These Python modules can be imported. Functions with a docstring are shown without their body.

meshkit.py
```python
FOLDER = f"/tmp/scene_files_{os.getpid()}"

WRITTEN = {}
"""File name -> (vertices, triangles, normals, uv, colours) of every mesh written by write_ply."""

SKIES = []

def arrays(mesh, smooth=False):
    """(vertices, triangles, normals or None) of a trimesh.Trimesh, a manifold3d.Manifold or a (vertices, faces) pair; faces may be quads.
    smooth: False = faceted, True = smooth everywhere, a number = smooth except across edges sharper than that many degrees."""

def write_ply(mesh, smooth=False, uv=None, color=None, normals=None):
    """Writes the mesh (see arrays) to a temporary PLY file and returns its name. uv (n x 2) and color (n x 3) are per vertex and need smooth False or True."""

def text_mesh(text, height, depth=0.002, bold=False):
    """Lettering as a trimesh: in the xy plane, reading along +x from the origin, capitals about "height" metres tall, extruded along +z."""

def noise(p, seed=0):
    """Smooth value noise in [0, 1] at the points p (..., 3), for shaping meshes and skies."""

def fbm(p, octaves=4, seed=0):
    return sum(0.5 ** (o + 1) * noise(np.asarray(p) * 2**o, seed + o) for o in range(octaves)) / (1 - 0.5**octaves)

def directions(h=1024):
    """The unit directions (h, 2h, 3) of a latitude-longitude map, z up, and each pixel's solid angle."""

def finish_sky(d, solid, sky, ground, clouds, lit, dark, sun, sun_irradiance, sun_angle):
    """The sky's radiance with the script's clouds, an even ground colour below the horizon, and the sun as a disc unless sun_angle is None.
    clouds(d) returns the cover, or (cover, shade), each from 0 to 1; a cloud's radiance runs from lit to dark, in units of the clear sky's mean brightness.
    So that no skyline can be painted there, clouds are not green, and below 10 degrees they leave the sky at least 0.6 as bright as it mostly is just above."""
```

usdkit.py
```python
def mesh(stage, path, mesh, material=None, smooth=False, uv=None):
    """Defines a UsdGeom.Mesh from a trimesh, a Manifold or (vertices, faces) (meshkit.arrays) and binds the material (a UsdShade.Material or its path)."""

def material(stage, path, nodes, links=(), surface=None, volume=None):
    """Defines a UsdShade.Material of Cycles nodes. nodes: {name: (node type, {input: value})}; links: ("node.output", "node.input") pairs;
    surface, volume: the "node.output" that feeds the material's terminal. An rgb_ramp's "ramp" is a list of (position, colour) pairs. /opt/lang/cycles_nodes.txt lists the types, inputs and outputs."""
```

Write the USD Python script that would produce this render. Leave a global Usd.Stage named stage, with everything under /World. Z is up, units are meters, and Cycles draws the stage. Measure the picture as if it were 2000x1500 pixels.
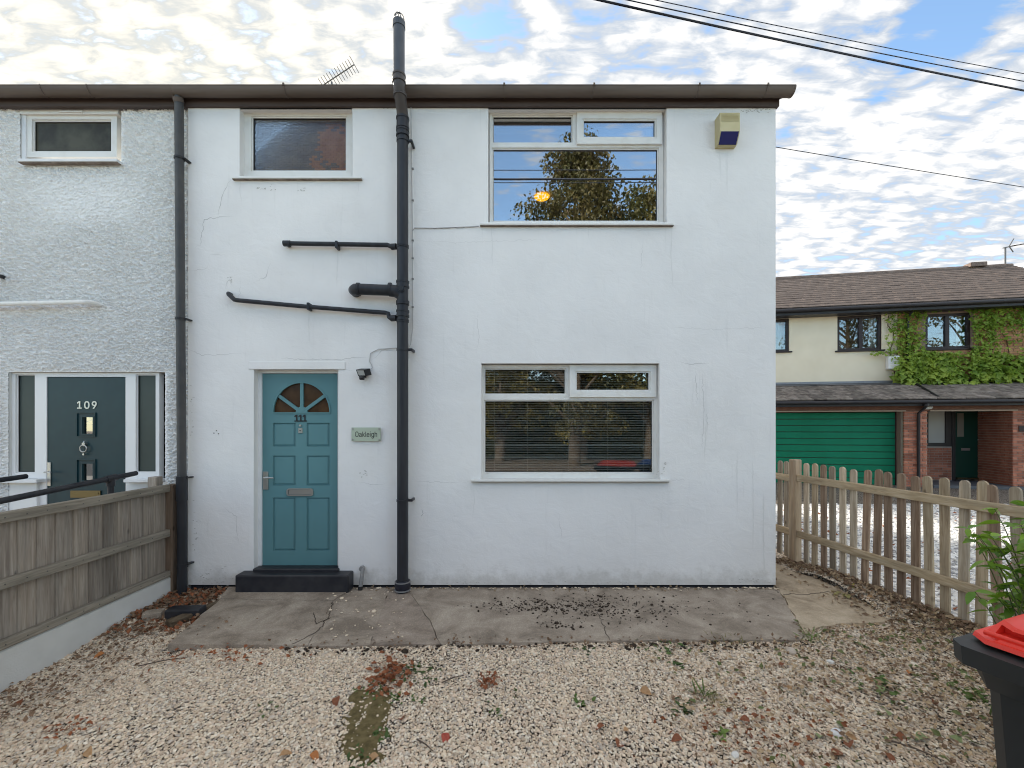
import math, numpy as np, trimesh, usdkit, meshkit, manifold3d as m3
from pxr import Usd, UsdGeom, UsdShade, UsdLux, Gf, Sdf, Vt
from shapely.geometry import Polygon, box as sbox, Point, LineString
from shapely.ops import unary_union
from shapely import affinity

stage = Usd.Stage.CreateInMemory()
UsdGeom.SetStageUpAxis(stage, UsdGeom.Tokens.z)
UsdGeom.SetStageMetersPerUnit(stage, 1.0)
UsdGeom.Xform.Define(stage, '/World'); UsdGeom.Scope.Define(stage, '/World/Looks')

# ------------------------------------------------------------------ camera, sky, sun, exposure
F, H0, E, D = 820.0, 833.0, 1.695, 4.385          # focal length and horizon in photo pixels, eye height, distance of the facade
cam = UsdGeom.Camera.Define(stage, '/World/camera')
cam.AddTranslateOp().Set(Gf.Vec3d(0, 0, E)); cam.AddRotateXOp().Set(90.0)
cam.CreateHorizontalApertureAttr(36.0); cam.CreateVerticalApertureAttr(27.0)
cam.CreateFocalLengthAttr(36.0 * F / 2000.0)
cam.CreateVerticalApertureOffsetAttr(36.0 * (H0 - 750.0) / 2000.0)
cam.CreateClippingRangeAttr(Gf.Vec2f(0.05, 2000.0))
cam.CreateExposureAttr(1.45)
SUN_AZ, SUN_EL = math.radians(-38), math.radians(30)
sun_dir = np.array([math.sin(SUN_AZ) * math.cos(SUN_EL), math.cos(SUN_AZ) * math.cos(SUN_EL), math.sin(SUN_EL)])

def sky_material():
    n = {
        'tc': ('texture_coordinate', {}),
        'sky': ('sky_texture', {'sky_type': 'single_scattering', 'sun_disc': False, 'sun_elevation': SUN_EL, 'sun_rotation': SUN_AZ, 'air_density': 1.0, 'aerosol_density': 0.25, 'ozone_density': 1.5}),
        'xyz': ('separate_xyz', {}),
        'zc': ('math', {'math_type': 'maximum', 'value2': 0.0}),
        'za': ('math', {'math_type': 'add', 'value2': 0.13}),
        'px': ('math', {'math_type': 'divide'}), 'py': ('math', {'math_type': 'divide'}),
        'p': ('combine_xyz', {'z': 0.0}),
        'm1': ('mapping', {'scale': (1, 1, 1), 'location': (3.1, 1.7, 0)}),
        'big': ('noise_texture', {'scale': 0.8, 'detail': 2.0, 'roughness': 0.5}),
        'lump': ('noise_texture', {'scale': 8.0, 'detail': 8.0, 'roughness': 0.6, 'distortion': 0.35}),
        'm2': ('mapping', {'rotation': (0, 0, math.radians(28)), 'scale': (3.4, 10.0, 1)}),
        'rip': ('noise_texture', {'scale': 2.7, 'detail': 7.0, 'roughness': 0.58, 'distortion': 0.5}),
        'vor': ('voronoi_texture', {'scale': 12.0, 'dimensions': '2D', 'feature': 'f1'}),
        'vs': ('math', {'math_type': 'multiply_add', 'value2': -0.30}),
        'a1': ('math', {'math_type': 'multiply_add', 'value2': 0.55}), 'a0': ('math', {'math_type': 'multiply', 'value2': 0.62}),
        'a2': ('math', {'math_type': 'multiply_add', 'value2': 0.98}),
        'south': ('map_range', {'range_type': 'smoothstep', 'from_min': -1.2, 'from_max': -0.6, 'to_min': -0.36, 'to_max': 0.0, 'clamp': True}),
        'a3': ('math', {'math_type': 'add'}),
        'h1d': ('vector_math', {'math_type': 'distance', 'vector2': (0.88, 0.82, 0)}), 'h1': ('map_range', {'range_type': 'smoothstep', 'from_min': 0.02, 'from_max': 0.26, 'to_min': -0.42, 'to_max': 0.0, 'clamp': True}), 'a4': ('math', {'math_type': 'add'}),
        'h2d': ('vector_math', {'math_type': 'distance', 'vector2': (-0.05, 0.88, 0)}), 'h2': ('map_range', {'range_type': 'smoothstep', 'from_min': 0.0, 'from_max': 0.12, 'to_min': -0.30, 'to_max': 0.0, 'clamp': True}), 'a5': ('math', {'math_type': 'add'}),
        'cov': ('map_range', {'range_type': 'smoothstep', 'from_min': 0.60, 'from_max': 0.86, 'to_min': 0.0, 'to_max': 1.0, 'clamp': True}),
        'thick': ('map_range', {'range_type': 'smoothstep', 'from_min': 0.78, 'from_max': 1.12, 'to_min': 0.0, 'to_max': 1.0, 'clamp': True}),
        'skg': ('mix', {'mix_type': 'multiply', 'fac': 1.0, 'color2': (1.15, 1.2, 1.16)}),
        'shade': ('mix', {'color1': (2.35, 2.6, 2.95), 'color2': (4.45, 4.36, 4.22)}),
        'sd': ('vector_math', {'math_type': 'dot_product', 'vector2': tuple(sun_dir)}),
        'sdm': ('math', {'math_type': 'maximum', 'value2': 0.0}),
        'glow': ('math', {'math_type': 'power', 'value2': 12.0}),
        'glc': ('mix', {'color1': (1.0, 1.0, 1.0), 'color2': (1.15, 1.08, 0.93)}),
        'cl': ('mix', {'mix_type': 'multiply', 'fac': 1.0}),
        'mixc': ('mix', {}),
        'bg': ('background_shader', {'strength': 0.1}),
    }
    l = [('tc.generated', 'xyz.vector'), ('xyz.z', 'zc.value1'), ('zc.value', 'za.value1'), ('xyz.x', 'px.value1'), ('za.value', 'px.value2'),
         ('xyz.y', 'py.value1'), ('za.value', 'py.value2'), ('px.value', 'p.x'), ('py.value', 'p.y'), ('p.vector', 'm1.vector'),
         ('m1.vector', 'big.vector'), ('m1.vector', 'lump.vector'), ('p.vector', 'm2.vector'), ('m2.vector', 'rip.vector'),
         ('big.fac', 'a0.value1'), ('lump.fac', 'a1.value1'), ('a0.value', 'a1.value3'), ('rip.fac', 'a2.value1'), ('a1.value', 'vs.value3'), ('m1.vector', 'vor.vector'), ('vor.distance', 'vs.value1'), ('vs.value', 'a2.value3'),
         ('py.value', 'south.value'), ('a2.value', 'a3.value1'), ('south.result', 'a3.value2'), ('p.vector', 'h1d.vector1'), ('h1d.value', 'h1.value'), ('a3.value', 'a4.value1'), ('h1.result', 'a4.value2'), ('p.vector', 'h2d.vector1'), ('h2d.value', 'h2.value'), ('a4.value', 'a5.value1'), ('h2.result', 'a5.value2'), ('a5.value', 'cov.value'), ('a5.value', 'thick.value'), ('thick.result', 'shade.fac'),
         ('tc.generated', 'sd.vector1'), ('sd.value', 'sdm.value1'), ('sdm.value', 'glow.value1'), ('glow.value', 'glc.fac'),
         ('shade.color', 'cl.color1'), ('glc.color', 'cl.color2'),
         ('sky.color', 'skg.color1'), ('skg.color', 'mixc.color1'), ('cl.color', 'mixc.color2'), ('cov.result', 'mixc.fac'), ('mixc.color', 'bg.color')]
    return usdkit.material(stage, '/World/Looks/sky', n, l, surface='bg.background')
sky = UsdLux.DomeLight.Define(stage, '/World/sky')
UsdShade.MaterialBindingAPI.Apply(sky.GetPrim()).Bind(sky_material())
sky.GetPrim().SetCustomDataByKey('kind', 'structure')
sky.GetPrim().SetCustomDataByKey('label', 'blue sky with broken white altocumulus clouds')
sun = UsdLux.DistantLight.Define(stage, '/World/sun')
sun.CreateIntensityAttr(0.9); sun.CreateNormalizeAttr(True) if hasattr(sun, 'CreateNormalizeAttr') else None
sun.GetPrim().GetAttribute('inputs:normalize').Set(True)
sun.CreateAngleAttr(10.0); sun.CreateColorAttr(Gf.Vec3f(1.0, 0.93, 0.82))
sun.AddRotateXYZOp().Set(Gf.Vec3f(90 - math.degrees(SUN_EL), 0, 180 - math.degrees(SUN_AZ)))

# ------------------------------------------------------------------ pixel helpers (photo pixels to a point on a plane)
def wx(px, d=0.0): return (px - 1000.0) / F * (D - d)
def wz(py, d=0.0): return E - (py - H0) / F * (D - d)
def gp(px, py, Z=0.0):
    y = (E - Z) * F / (py - H0)
    return ((px - 1000.0) / F * y, y)

# ------------------------------------------------------------------ scene helpers
count = {}
INV = {}
def numbered(path):
    k = count.get(path, 0); count[path] = k + 1
    return path if k == 0 else '%s_%03d' % (path, k)
def tag(prim, label=None, cat=None, group=None, kind=None):
    for k, v in (('label', label), ('category', cat), ('group', group), ('kind', kind)):
        if v: prim.SetCustomDataByKey(k, v)
def thing(name, label=None, cat=None, loc=(0, 0, 0), rotz=0.0, group=None, kind=None):
    p = numbered('/World/' + name)
    x = UsdGeom.Xform.Define(stage, p); x.AddTranslateOp().Set(Gf.Vec3d(*map(float, loc)))
    if rotz: x.AddRotateZOp().Set(math.degrees(rotz))
    INV[p] = (np.array(loc, float), rotz)
    tag(x.GetPrim(), label, cat, group, kind)
    return p
def tm(m):
    if isinstance(m, MB): m = m.mesh()
    if hasattr(m, 'to_mesh') or isinstance(m, (tuple, list)):
        v, f, _ = meshkit.arrays(m); m = trimesh.Trimesh(v, f, process=False)
    return m
def part(name, mesh, mat, parent=None, local=False, smooth=False, label=None, cat=None, group=None, kind=None):
    mesh = tm(mesh)
    path = numbered((parent or '/World') + '/' + name)
    v = np.array(mesh.vertices)
    root = '/'.join(path.split('/')[:3])
    if parent and not local:
        loc, r = INV[root]
        v = v - loc
        if r:
            c, s = math.cos(-r), math.sin(-r)
            v = np.c_[v[:, 0] * c - v[:, 1] * s, v[:, 0] * s + v[:, 1] * c, v[:, 2]]
    pr = usdkit.mesh(stage, path, trimesh.Trimesh(v, mesh.faces, process=False), mat, smooth=smooth)
    tag(pr.GetPrim(), label, cat, group, kind)
    return path
def top(name, mesh, mat, label, cat=None, group=None, kind=None, smooth=False):
    return part(name, mesh, mat, None, True, smooth, label, cat, group, kind)

# chamfered box of fixed topology
_pts = np.array([[sx * (.5 - (a != 0) * .1), sy * (.5 - (a != 1) * .1), sz * (.5 - (a != 2) * .1)] for sx in (-1, 1) for sy in (-1, 1) for sz in (-1, 1) for a in range(3)])
from scipy.spatial import ConvexHull
_hull = ConvexHull(_pts)
_CF = []
for s_, eq in zip(_hull.simplices, _hull.equations):
    a, b, c = _pts[s_]
    _CF.append(s_ if np.dot(np.cross(b - a, c - a), eq[:3]) > 0 else s_[::-1])
_CF = np.array(_CF)
_SG = np.sign(_pts); _IN = np.isclose(np.abs(_pts), .4)
def cbox(x0, x1, y0, y1, z0, z1, ch=0.004):
    s = np.array([x1 - x0, y1 - y0, z1 - z0]) / 2; c = np.array([x1 + x0, y1 + y0, z1 + z0]) / 2
    ch = min(ch, 0.45 * s.min() * 2 * .5)
    return c + _SG * (s - _IN * ch), _CF
def xf(v, rot=None, loc=(0, 0, 0)):
    v = np.asarray(v, float)
    if rot is not None: v = v @ np.asarray(rot).T
    return v + np.asarray(loc)
def Rx(a): c, s = math.cos(a), math.sin(a); return np.array([[1, 0, 0], [0, c, -s], [0, s, c]])
def Ry(a): c, s = math.cos(a), math.sin(a); return np.array([[c, 0, s], [0, 1, 0], [-s, 0, c]])
def Rz(a): c, s = math.cos(a), math.sin(a); return np.array([[c, -s, 0], [s, c, 0], [0, 0, 1]])

class MB:
    def __init__(self): self.v, self.f, self.n = [], [], 0
    def add(self, v, f):
        v, f = np.asarray(v, float), np.asarray(f, int)
        if f.shape[1] == 4: f = np.vstack([f[:, [0, 1, 2]], f[:, [0, 2, 3]]])
        self.v.append(v); self.f.append(f + self.n); self.n += len(v); return self
    def box(self, x0, x1, y0, y1, z0, z1, ch=0.004):
        return self.add(*cbox(min(x0, x1), max(x0, x1), min(y0, y1), max(y0, y1), min(z0, z1), max(z0, z1), ch))
    def tube(self, pts, r, sides=12, cap=True):
        p = np.asarray(pts, float); r = np.broadcast_to(r, (len(p),))
        t = np.gradient(p, axis=0); t /= np.linalg.norm(t, axis=1, keepdims=True) + 1e-12
        ref = np.array([0, 0, 1.0]) if abs(t[0, 2]) < .9 else np.array([1.0, 0, 0])
        rows = []
        a = np.cross(t[0], ref); a /= np.linalg.norm(a)
        for k in range(len(p)):
            a = a - t[k] * np.dot(a, t[k]); a /= np.linalg.norm(a) + 1e-12
            b = np.cross(t[k], a); ang = np.arange(sides) * 2 * np.pi / sides
            rows.append(p[k] + r[k] * (np.cos(ang)[:, None] * a + np.sin(ang)[:, None] * b))
        v = np.vstack(rows); n = len(p)
        i, j = np.meshgrid(np.arange(n - 1), np.arange(sides), indexing='ij')
        q = np.stack([i * sides + j, i * sides + (j + 1) % sides, (i + 1) * sides + (j + 1) % sides, (i + 1) * sides + j], -1).reshape(-1, 4)
        self.add(v, q)
        if cap:
            for k, rev in ((0, True), (n - 1, False)):
                vv = np.vstack([rows[k], p[k]])
                ff = [[j, (j + 1) % sides, sides] for j in range(sides)]
                self.add(vv, [x[::-1] for x in ff] if rev else ff)
        return self
    def prism_xz(self, poly, y0, y1):            # a shapely polygon in x,z extruded from y0 (front) to y1
        for g in getattr(poly, 'geoms', [poly]):
            m = trimesh.creation.extrude_polygon(g, y1 - y0, engine='earcut')
            v = np.array(m.vertices); self.add(np.c_[v[:, 0], y1 - v[:, 2], v[:, 1]], m.faces)
        return self
    def prism_xy(self, poly, z0, z1):
        for g in getattr(poly, 'geoms', [poly]):
            m = trimesh.creation.extrude_polygon(g, z1 - z0, engine='earcut')
            v = np.array(m.vertices); self.add(np.c_[v[:, 0], v[:, 1], z0 + v[:, 2]], m.faces)
        return self
    def mani(self, m):
        v, f, _ = meshkit.arrays(m); return self.add(v, f)
    def mesh(self): return trimesh.Trimesh(np.vstack(self.v), np.vstack(self.f), process=False)
def arc(c, r, a0, a1, n, plane='xz'):
    t = np.linspace(a0, a1, n)
    if plane == 'xz': return [(c[0] + r * math.cos(x), c[1], c[2] + r * math.sin(x)) for x in t]
    if plane == 'xy': return [(c[0] + r * math.cos(x), c[1] + r * math.sin(x), c[2]) for x in t]
    return [(c[0], c[1] + r * math.cos(x), c[2] + r * math.sin(x)) for x in t]
def leaf_cloud(rng, centers, size, droop=0.4, aspect=0.55, out=None):
    """Bent leaf of four triangles at each centre."""
    n = len(centers)
    az = rng.uniform(0, 2 * np.pi, n); pitch = rng.normal(-droop, .45, n); roll = rng.normal(0, .6, n)
    d = np.c_[np.cos(az) * np.cos(pitch), np.sin(az) * np.cos(pitch), np.sin(pitch)]
    if out is not None:
        d = d * .6 + np.asarray(out); d /= np.linalg.norm(d, axis=1, keepdims=True)
    up = np.array([0, 0, 1.0]); s = np.cross(d, up); s /= np.linalg.norm(s, axis=1, keepdims=True) + 1e-9
    nn = np.cross(s, d)
    s2 = s * np.cos(roll)[:, None] + nn * np.sin(roll)[:, None]; n2 = np.cross(s2, d)
    L = (np.asarray(size) * rng.uniform(.7, 1.3, n))[:, None]; W = L * aspect * .5
    base = np.asarray(centers)
    a = base; b = base + d * L * .45 + s2 * W + n2 * W * .35; c = base + d * L * .45 - s2 * W + n2 * W * .35
    e = base + d * L - n2 * L * .12; m = base + d * L * .45
    v = np.stack([a, b, e, c, m], 1).reshape(-1, 3)
    k = np.arange(n)[:, None] * 5
    f = np.concatenate([k + np.array(x) for x in ([0, 4, 1], [4, 2, 1], [0, 3, 4], [4, 3, 2])])
    return v, f

# ------------------------------------------------------------------ materials
LK = '/World/Looks/'
def M(name, c1, c2=None, scale=4.0, stretch=(1, 1, 1), rough=0.6, spec=0.4, metallic=0.0, bump=0.0, bscale=60.0, bdist=0.004, detail=5.0, lo=.35, hi=.65, rnd=0.0, trans=0.0, bstretch=(1, 1, 1), objco=False):
    n = {'p': ('principled_bsdf', {'roughness': rough, 'specular_ior_level': spec, 'metallic': metallic, 'base_color': c1})}
    l = []
    n['g'] = ('geometry', {}); n['t'] = ('texture_coordinate', {}); n['o'] = ('object_info', {})
    src = 't.object' if objco else 'g.position'
    col = None
    if rnd:
        n['ro'] = ('vector_math', {'math_type': 'multiply_add', 'vector2': (17.0, 31.0, 23.0)})
        l += [('o.random', 'ro.vector1'), (src, 'ro.vector3')]; src = 'ro.vector'
    if c2 is not None:
        n['m'] = ('mapping', {'scale': stretch}); n['n'] = ('noise_texture', {'scale': scale, 'detail': detail, 'roughness': .6})
        n['r'] = ('rgb_ramp', {'ramp': [(0, c1), (lo, c1), (hi, c2), (1, c2)]})
        l += [(src, 'm.vector'), ('m.vector', 'n.vector'), ('n.fac', 'r.fac')]; col = 'r.color'
    if rnd:
        n['ra'] = ('math', {'math_type': 'add'}); n['rf'] = ('math', {'math_type': 'fraction'})
        n['rm'] = ('map_range', {'from_min': 0.0, 'from_max': 1.0, 'to_min': 1 - rnd, 'to_max': 1 + rnd * .8})
        n['hv'] = ('hsv', {'hue': .5, 'saturation': 1.0, 'fac': 1.0, 'color': c1})
        l += [('o.random', 'ra.value1'), ('g.random_per_island', 'ra.value2'), ('ra.value', 'rf.value1'), ('rf.value', 'rm.value'), ('rm.result', 'hv.value')]
        if col: l.append((col, 'hv.color'))
        col = 'hv.color'
    if col: l.append((col, 'p.base_color'))
    if bump:
        n['bm'] = ('mapping', {'scale': bstretch}); n['bn'] = ('noise_texture', {'scale': bscale, 'detail': 4.0}); n['b'] = ('bump', {'strength': bump, 'distance': bdist})
        l += [(src, 'bm.vector'), ('bm.vector', 'bn.vector'), ('bn.fac', 'b.height'), ('b.normal', 'p.normal')]
    out = 'p.BSDF'
    if trans:
        n['tb'] = ('translucent_bsdf', {'color': c2 or c1}); n['mx'] = ('mix_closure', {'fac': trans})
        if col: l.append((col, 'tb.color'))
        l += [('p.BSDF', 'mx.closure1'), ('tb.BSDF', 'mx.closure2')]; out = 'mx.closure'
    return usdkit.material(stage, LK + name, n, l, surface=out)
def wood(name, c1, c2, c3, along, rnd=.22, scale=1.0):
    st = {'x': (.6, 9, 9), 'y': (9, .6, 9), 'z': (9, 9, .6)}[along]
    n = {'g': ('geometry', {}), 'o': ('object_info', {}), 'ro': ('vector_math', {'math_type': 'multiply_add', 'vector2': (17., 31., 23.)}),
         'm': ('mapping', {'scale': tuple(scale * q for q in st)}), 'n': ('noise_texture', {'scale': 5.5, 'detail': 6., 'roughness': .65, 'distortion': .5}),
         'm2': ('mapping', {'scale': tuple(.35 * q for q in st)}), 'n2': ('noise_texture', {'scale': 2.6, 'detail': 3., 'distortion': 1.4}),
         'r': ('rgb_ramp', {'ramp': [(0, c1), (.35, c1), (.55, c2), (.75, c3), (1, c3)]}), 'r2': ('rgb_ramp', {'ramp': [(0, (.5, .48, .44)), (.4, (.85, .85, .85)), (.62, (1.1, 1.08, 1.05)), (1, (1.15, 1.1, 1.0))]}),
         'k': ('voronoi_texture', {'scale': 5.0}), 'km': ('mapping', {'scale': tuple(.55 + .45 * (q > 1) * 1.2 for q in st)}), 'kr': ('map_range', {'from_min': .035, 'from_max': .10, 'to_min': .45, 'to_max': 1., 'clamp': True}),
         'mu': ('mix', {'mix_type': 'multiply', 'fac': 1.}), 'mk': ('mix', {'mix_type': 'multiply', 'fac': 1.}),
         'rm': ('map_range', {'from_min': 0., 'from_max': 1., 'to_min': 1 - rnd, 'to_max': 1 + rnd}), 'hv': ('hsv', {'hue': .5, 'saturation': 1., 'fac': 1.}),
         'b': ('bump', {'strength': .5, 'distance': .003}), 'p': ('principled_bsdf', {'roughness': .8, 'specular_ior_level': .2})}
    l = [('o.random', 'ro.vector1'), ('g.position', 'ro.vector3'), ('ro.vector', 'm.vector'), ('m.vector', 'n.vector'), ('ro.vector', 'm2.vector'), ('m2.vector', 'n2.vector'),
         ('n.fac', 'r.fac'), ('n2.fac', 'r2.fac'), ('r.color', 'mu.color1'), ('r2.color', 'mu.color2'), ('ro.vector', 'km.vector'), ('km.vector', 'k.vector'), ('k.distance', 'kr.value'),
         ('mu.color', 'mk.color1'), ('kr.result', 'mk.color2'), ('o.random', 'rm.value'), ('rm.result', 'hv.value'), ('mk.color', 'hv.color'), ('hv.color', 'p.base_color'),
         ('n.fac', 'b.height'), ('b.normal', 'p.normal')]
    return usdkit.material(stage, LK + name, n, l, surface='p.BSDF')
def glass(name, refl=0.3, tint=(.92, .95, .94), rough=0.0, bump=0.0, bscale=40.):
    n = {'t': ('transparent_bsdf', {'color': tint}), 'g': ('glossy_bsdf', {'color': (1, 1, 1), 'roughness': rough}), 'f': ('fresnel', {'IOR': 1.5}),
         'a': ('math', {'math_type': 'add', 'value2': refl, 'use_clamp': True}), 'm': ('mix_closure', {})}
    l = [('f.fac', 'a.value1'), ('a.value', 'm.fac'), ('t.BSDF', 'm.closure1'), ('g.BSDF', 'm.closure2')]
    n['ge'] = ('geometry', {}); n['bn'] = ('noise_texture', {'scale': bscale if bump else .9, 'detail': 2.}); n['b'] = ('bump', {'strength': bump or .12, 'distance': .004})
    l += [('ge.position', 'bn.vector'), ('bn.fac', 'b.height'), ('b.normal', 'g.normal')]
    return usdkit.material(stage, LK + name, n, l, surface='m.closure')

def facade_mat(name, base, grime=.36, bmp=.26):
    n = {'g': ('geometry', {}), 'x': ('separate_xyz', {}),
         'n1': ('noise_texture', {'scale': 1.1, 'detail': 6., 'roughness': .6}), 'r1': ('rgb_ramp', {'ramp': [(0, tuple(.86 * q for q in base)), (.36, tuple(.93 * q for q in base)), (.62, base), (1, base)]}),
         'ms': ('mapping', {'scale': (11., 11., .55)}), 'n2': ('noise_texture', {'scale': 1.6, 'detail': 5., 'roughness': .7}), 'r2': ('map_range', {'range_type': 'smoothstep', 'from_min': .58, 'from_max': .80, 'to_min': 1., 'to_max': .91, 'clamp': True}),
         'n4': ('noise_texture', {'scale': 26., 'detail': 5., 'roughness': .7}), 'r4': ('map_range', {'range_type': 'smoothstep', 'from_min': .66, 'from_max': .76, 'to_min': 1., 'to_max': .8, 'clamp': True}),
         'mu1': ('mix', {'mix_type': 'multiply', 'fac': 1.}), 'mu2': ('mix', {'mix_type': 'multiply', 'fac': 1.}),
         'n3': ('noise_texture', {'scale': 7., 'detail': 6., 'roughness': .7}), 'zn': ('math', {'math_type': 'multiply_add', 'value2': .55}),
         'dr': ('map_range', {'range_type': 'smoothstep', 'from_min': .30, 'from_max': .52, 'to_min': grime, 'to_max': 0., 'clamp': True}),
         'dirt': ('mix', {'color2': (.30, .27, .22)}),
         'mb': ('mapping', {'scale': (1., 1., 1.4)}), 'b1': ('noise_texture', {'scale': 5., 'detail': 8., 'roughness': .62, 'distortion': .4}), 'b2': ('noise_texture', {'scale': 85., 'detail': 3.}),
         'ba': ('math', {'math_type': 'multiply_add', 'value2': .10}), 'b': ('bump', {'strength': bmp, 'distance': .03}),
         'p': ('principled_bsdf', {'roughness': .75, 'specular_ior_level': .25})}
    l = [('g.position', 'n1.vector'), ('n1.fac', 'r1.fac'), ('g.position', 'ms.vector'), ('ms.vector', 'n2.vector'), ('n2.fac', 'r2.value'), ('r1.color', 'mu1.color1'), ('r2.result', 'mu1.color2'),
         ('g.position', 'n4.vector'), ('n4.fac', 'r4.value'), ('mu1.color', 'mu2.color1'), ('r4.result', 'mu2.color2'),
         ('g.position', 'x.vector'), ('g.position', 'n3.vector'), ('n3.fac', 'zn.value1'), ('x.z', 'zn.value3'), ('zn.value', 'dr.value'), ('dr.result', 'dirt.fac'), ('mu2.color', 'dirt.color1'), ('dirt.color', 'p.base_color'),
         ('g.position', 'mb.vector'), ('mb.vector', 'b1.vector'), ('g.position', 'b2.vector'), ('b2.fac', 'ba.value1'), ('b1.fac', 'ba.value3'), ('ba.value', 'b.height'), ('b.normal', 'p.normal')]
    return usdkit.material(stage, LK + name, n, l, surface='p.BSDF')
def stone_ground(name, colors, gap, scale, z=1.0):
    n = {'g': ('geometry', {}), 'w': ('noise_texture', {'scale': 30., 'detail': 2.}), 'wm': ('vector_math', {'math_type': 'multiply_add', 'vector2': (.02, .02, .02)}),
         'v': ('voronoi_texture', {'scale': scale}), 'r': ('rgb_ramp', {'ramp': colors}), 's': ('separate_color', {}),
         'e': ('voronoi_texture', {'scale': scale, 'feature': 'distance_to_edge'}), 'em': ('map_range', {'from_min': .04, 'from_max': .16, 'to_min': 0., 'to_max': 1., 'clamp': True}),
         'mx': ('mix', {'color1': gap}), 'b': ('bump', {'strength': z, 'distance': .02}), 'p': ('principled_bsdf', {'roughness': .85, 'specular_ior_level': .2})}
    l = [('g.position', 'wm.vector3'), ('g.position', 'w.vector'), ('w.color', 'wm.vector1'), ('wm.vector', 'v.vector'), ('wm.vector', 'e.vector'), ('v.color', 's.color'), ('s.r', 'r.fac'),
         ('e.distance', 'em.value'), ('em.result', 'mx.fac'), ('r.color', 'mx.color2'), ('mx.color', 'p.base_color'), ('em.result', 'b.height'), ('b.normal', 'p.normal')]
    return usdkit.material(stage, LK + name, n, l, surface='p.BSDF')

white = facade_mat('white_render', (.83, .815, .80))
rough_white = facade_mat('roughcast', (.86, .855, .84), grime=.4, bmp=.12)
plinth_white = M('wall_render', (.60, .60, .58), (.68, .68, .66), scale=3, rough=.85, bump=.4, bscale=90)
upvc = M('white_plastic', (.78, .77, .74), (.70, .68, .63), scale=6, rough=.35, lo=.5, hi=.75)
upvc_clean = M('white_plastic_clean', (.80, .80, .80), rough=.3)
paint_white = M('white_gloss_paint', (.78, .79, .80), (.72, .73, .74), scale=4, rough=.35)
teal = M('teal_paint', (.098, .225, .245), (.108, .243, .264), scale=2, rough=.42, bump=.08, bscale=120)
navy = M('dark_teal_door', (.008, .030, .038), (.010, .036, .044), scale=8, rough=.32, bump=.15, bscale=200)
black_pvc = M('black_plastic', (.013, .014, .018), (.024, .026, .031), scale=5, stretch=(3, 3, .6), rough=.42, bump=.05, bscale=60)
grey_pvc = M('grey_plastic', (.05, .058, .072), (.075, .085, .10), scale=4, rough=.35)
iron = M('downpipe_paint', (.050, .052, .055), (.075, .072, .068), scale=6, rough=.5, bump=.2, bscale=50)
black_paint = M('black_paint', (.012, .013, .018), (.030, .030, .034), scale=9, rough=.45, bump=.4, bscale=40)
gutter_m = M('brown_gutter', (.10, .076, .062), (.145, .115, .096), scale=2.2, stretch=(.4, 4, 4), rough=.6, bump=.1)
fascia_m = M('brown_fascia', (.060, .040, .034), (.082, .058, .050), scale=3, stretch=(.4, 6, 6), rough=.55)
steel = M('brushed_steel', (.55, .54, .52), rough=.32, metallic=1.0, bump=.1, bscale=200)
brass = M('dull_brass', (.20, .155, .08), rough=.4, metallic=1.0)
dark = M('dark_metal', (.02, .02, .021), rough=.4)
crack_m = M('crack', (.32, .31, .30), (.48, .47, .46), scale=9, rough=.9)
cable_m = M('white_cable', (.50, .50, .50), rough=.6)
wire_m = M('black_cable', (.030, .038, .055), rough=.5)
win_glass = glass('window_glass', .42)
living_glass = glass('ground_floor_glass', .10, (.97, .98, .97))
frost = glass('frosted_glass', -.025, (.85, .83, .80), .12, 1.0, 55.)
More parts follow.
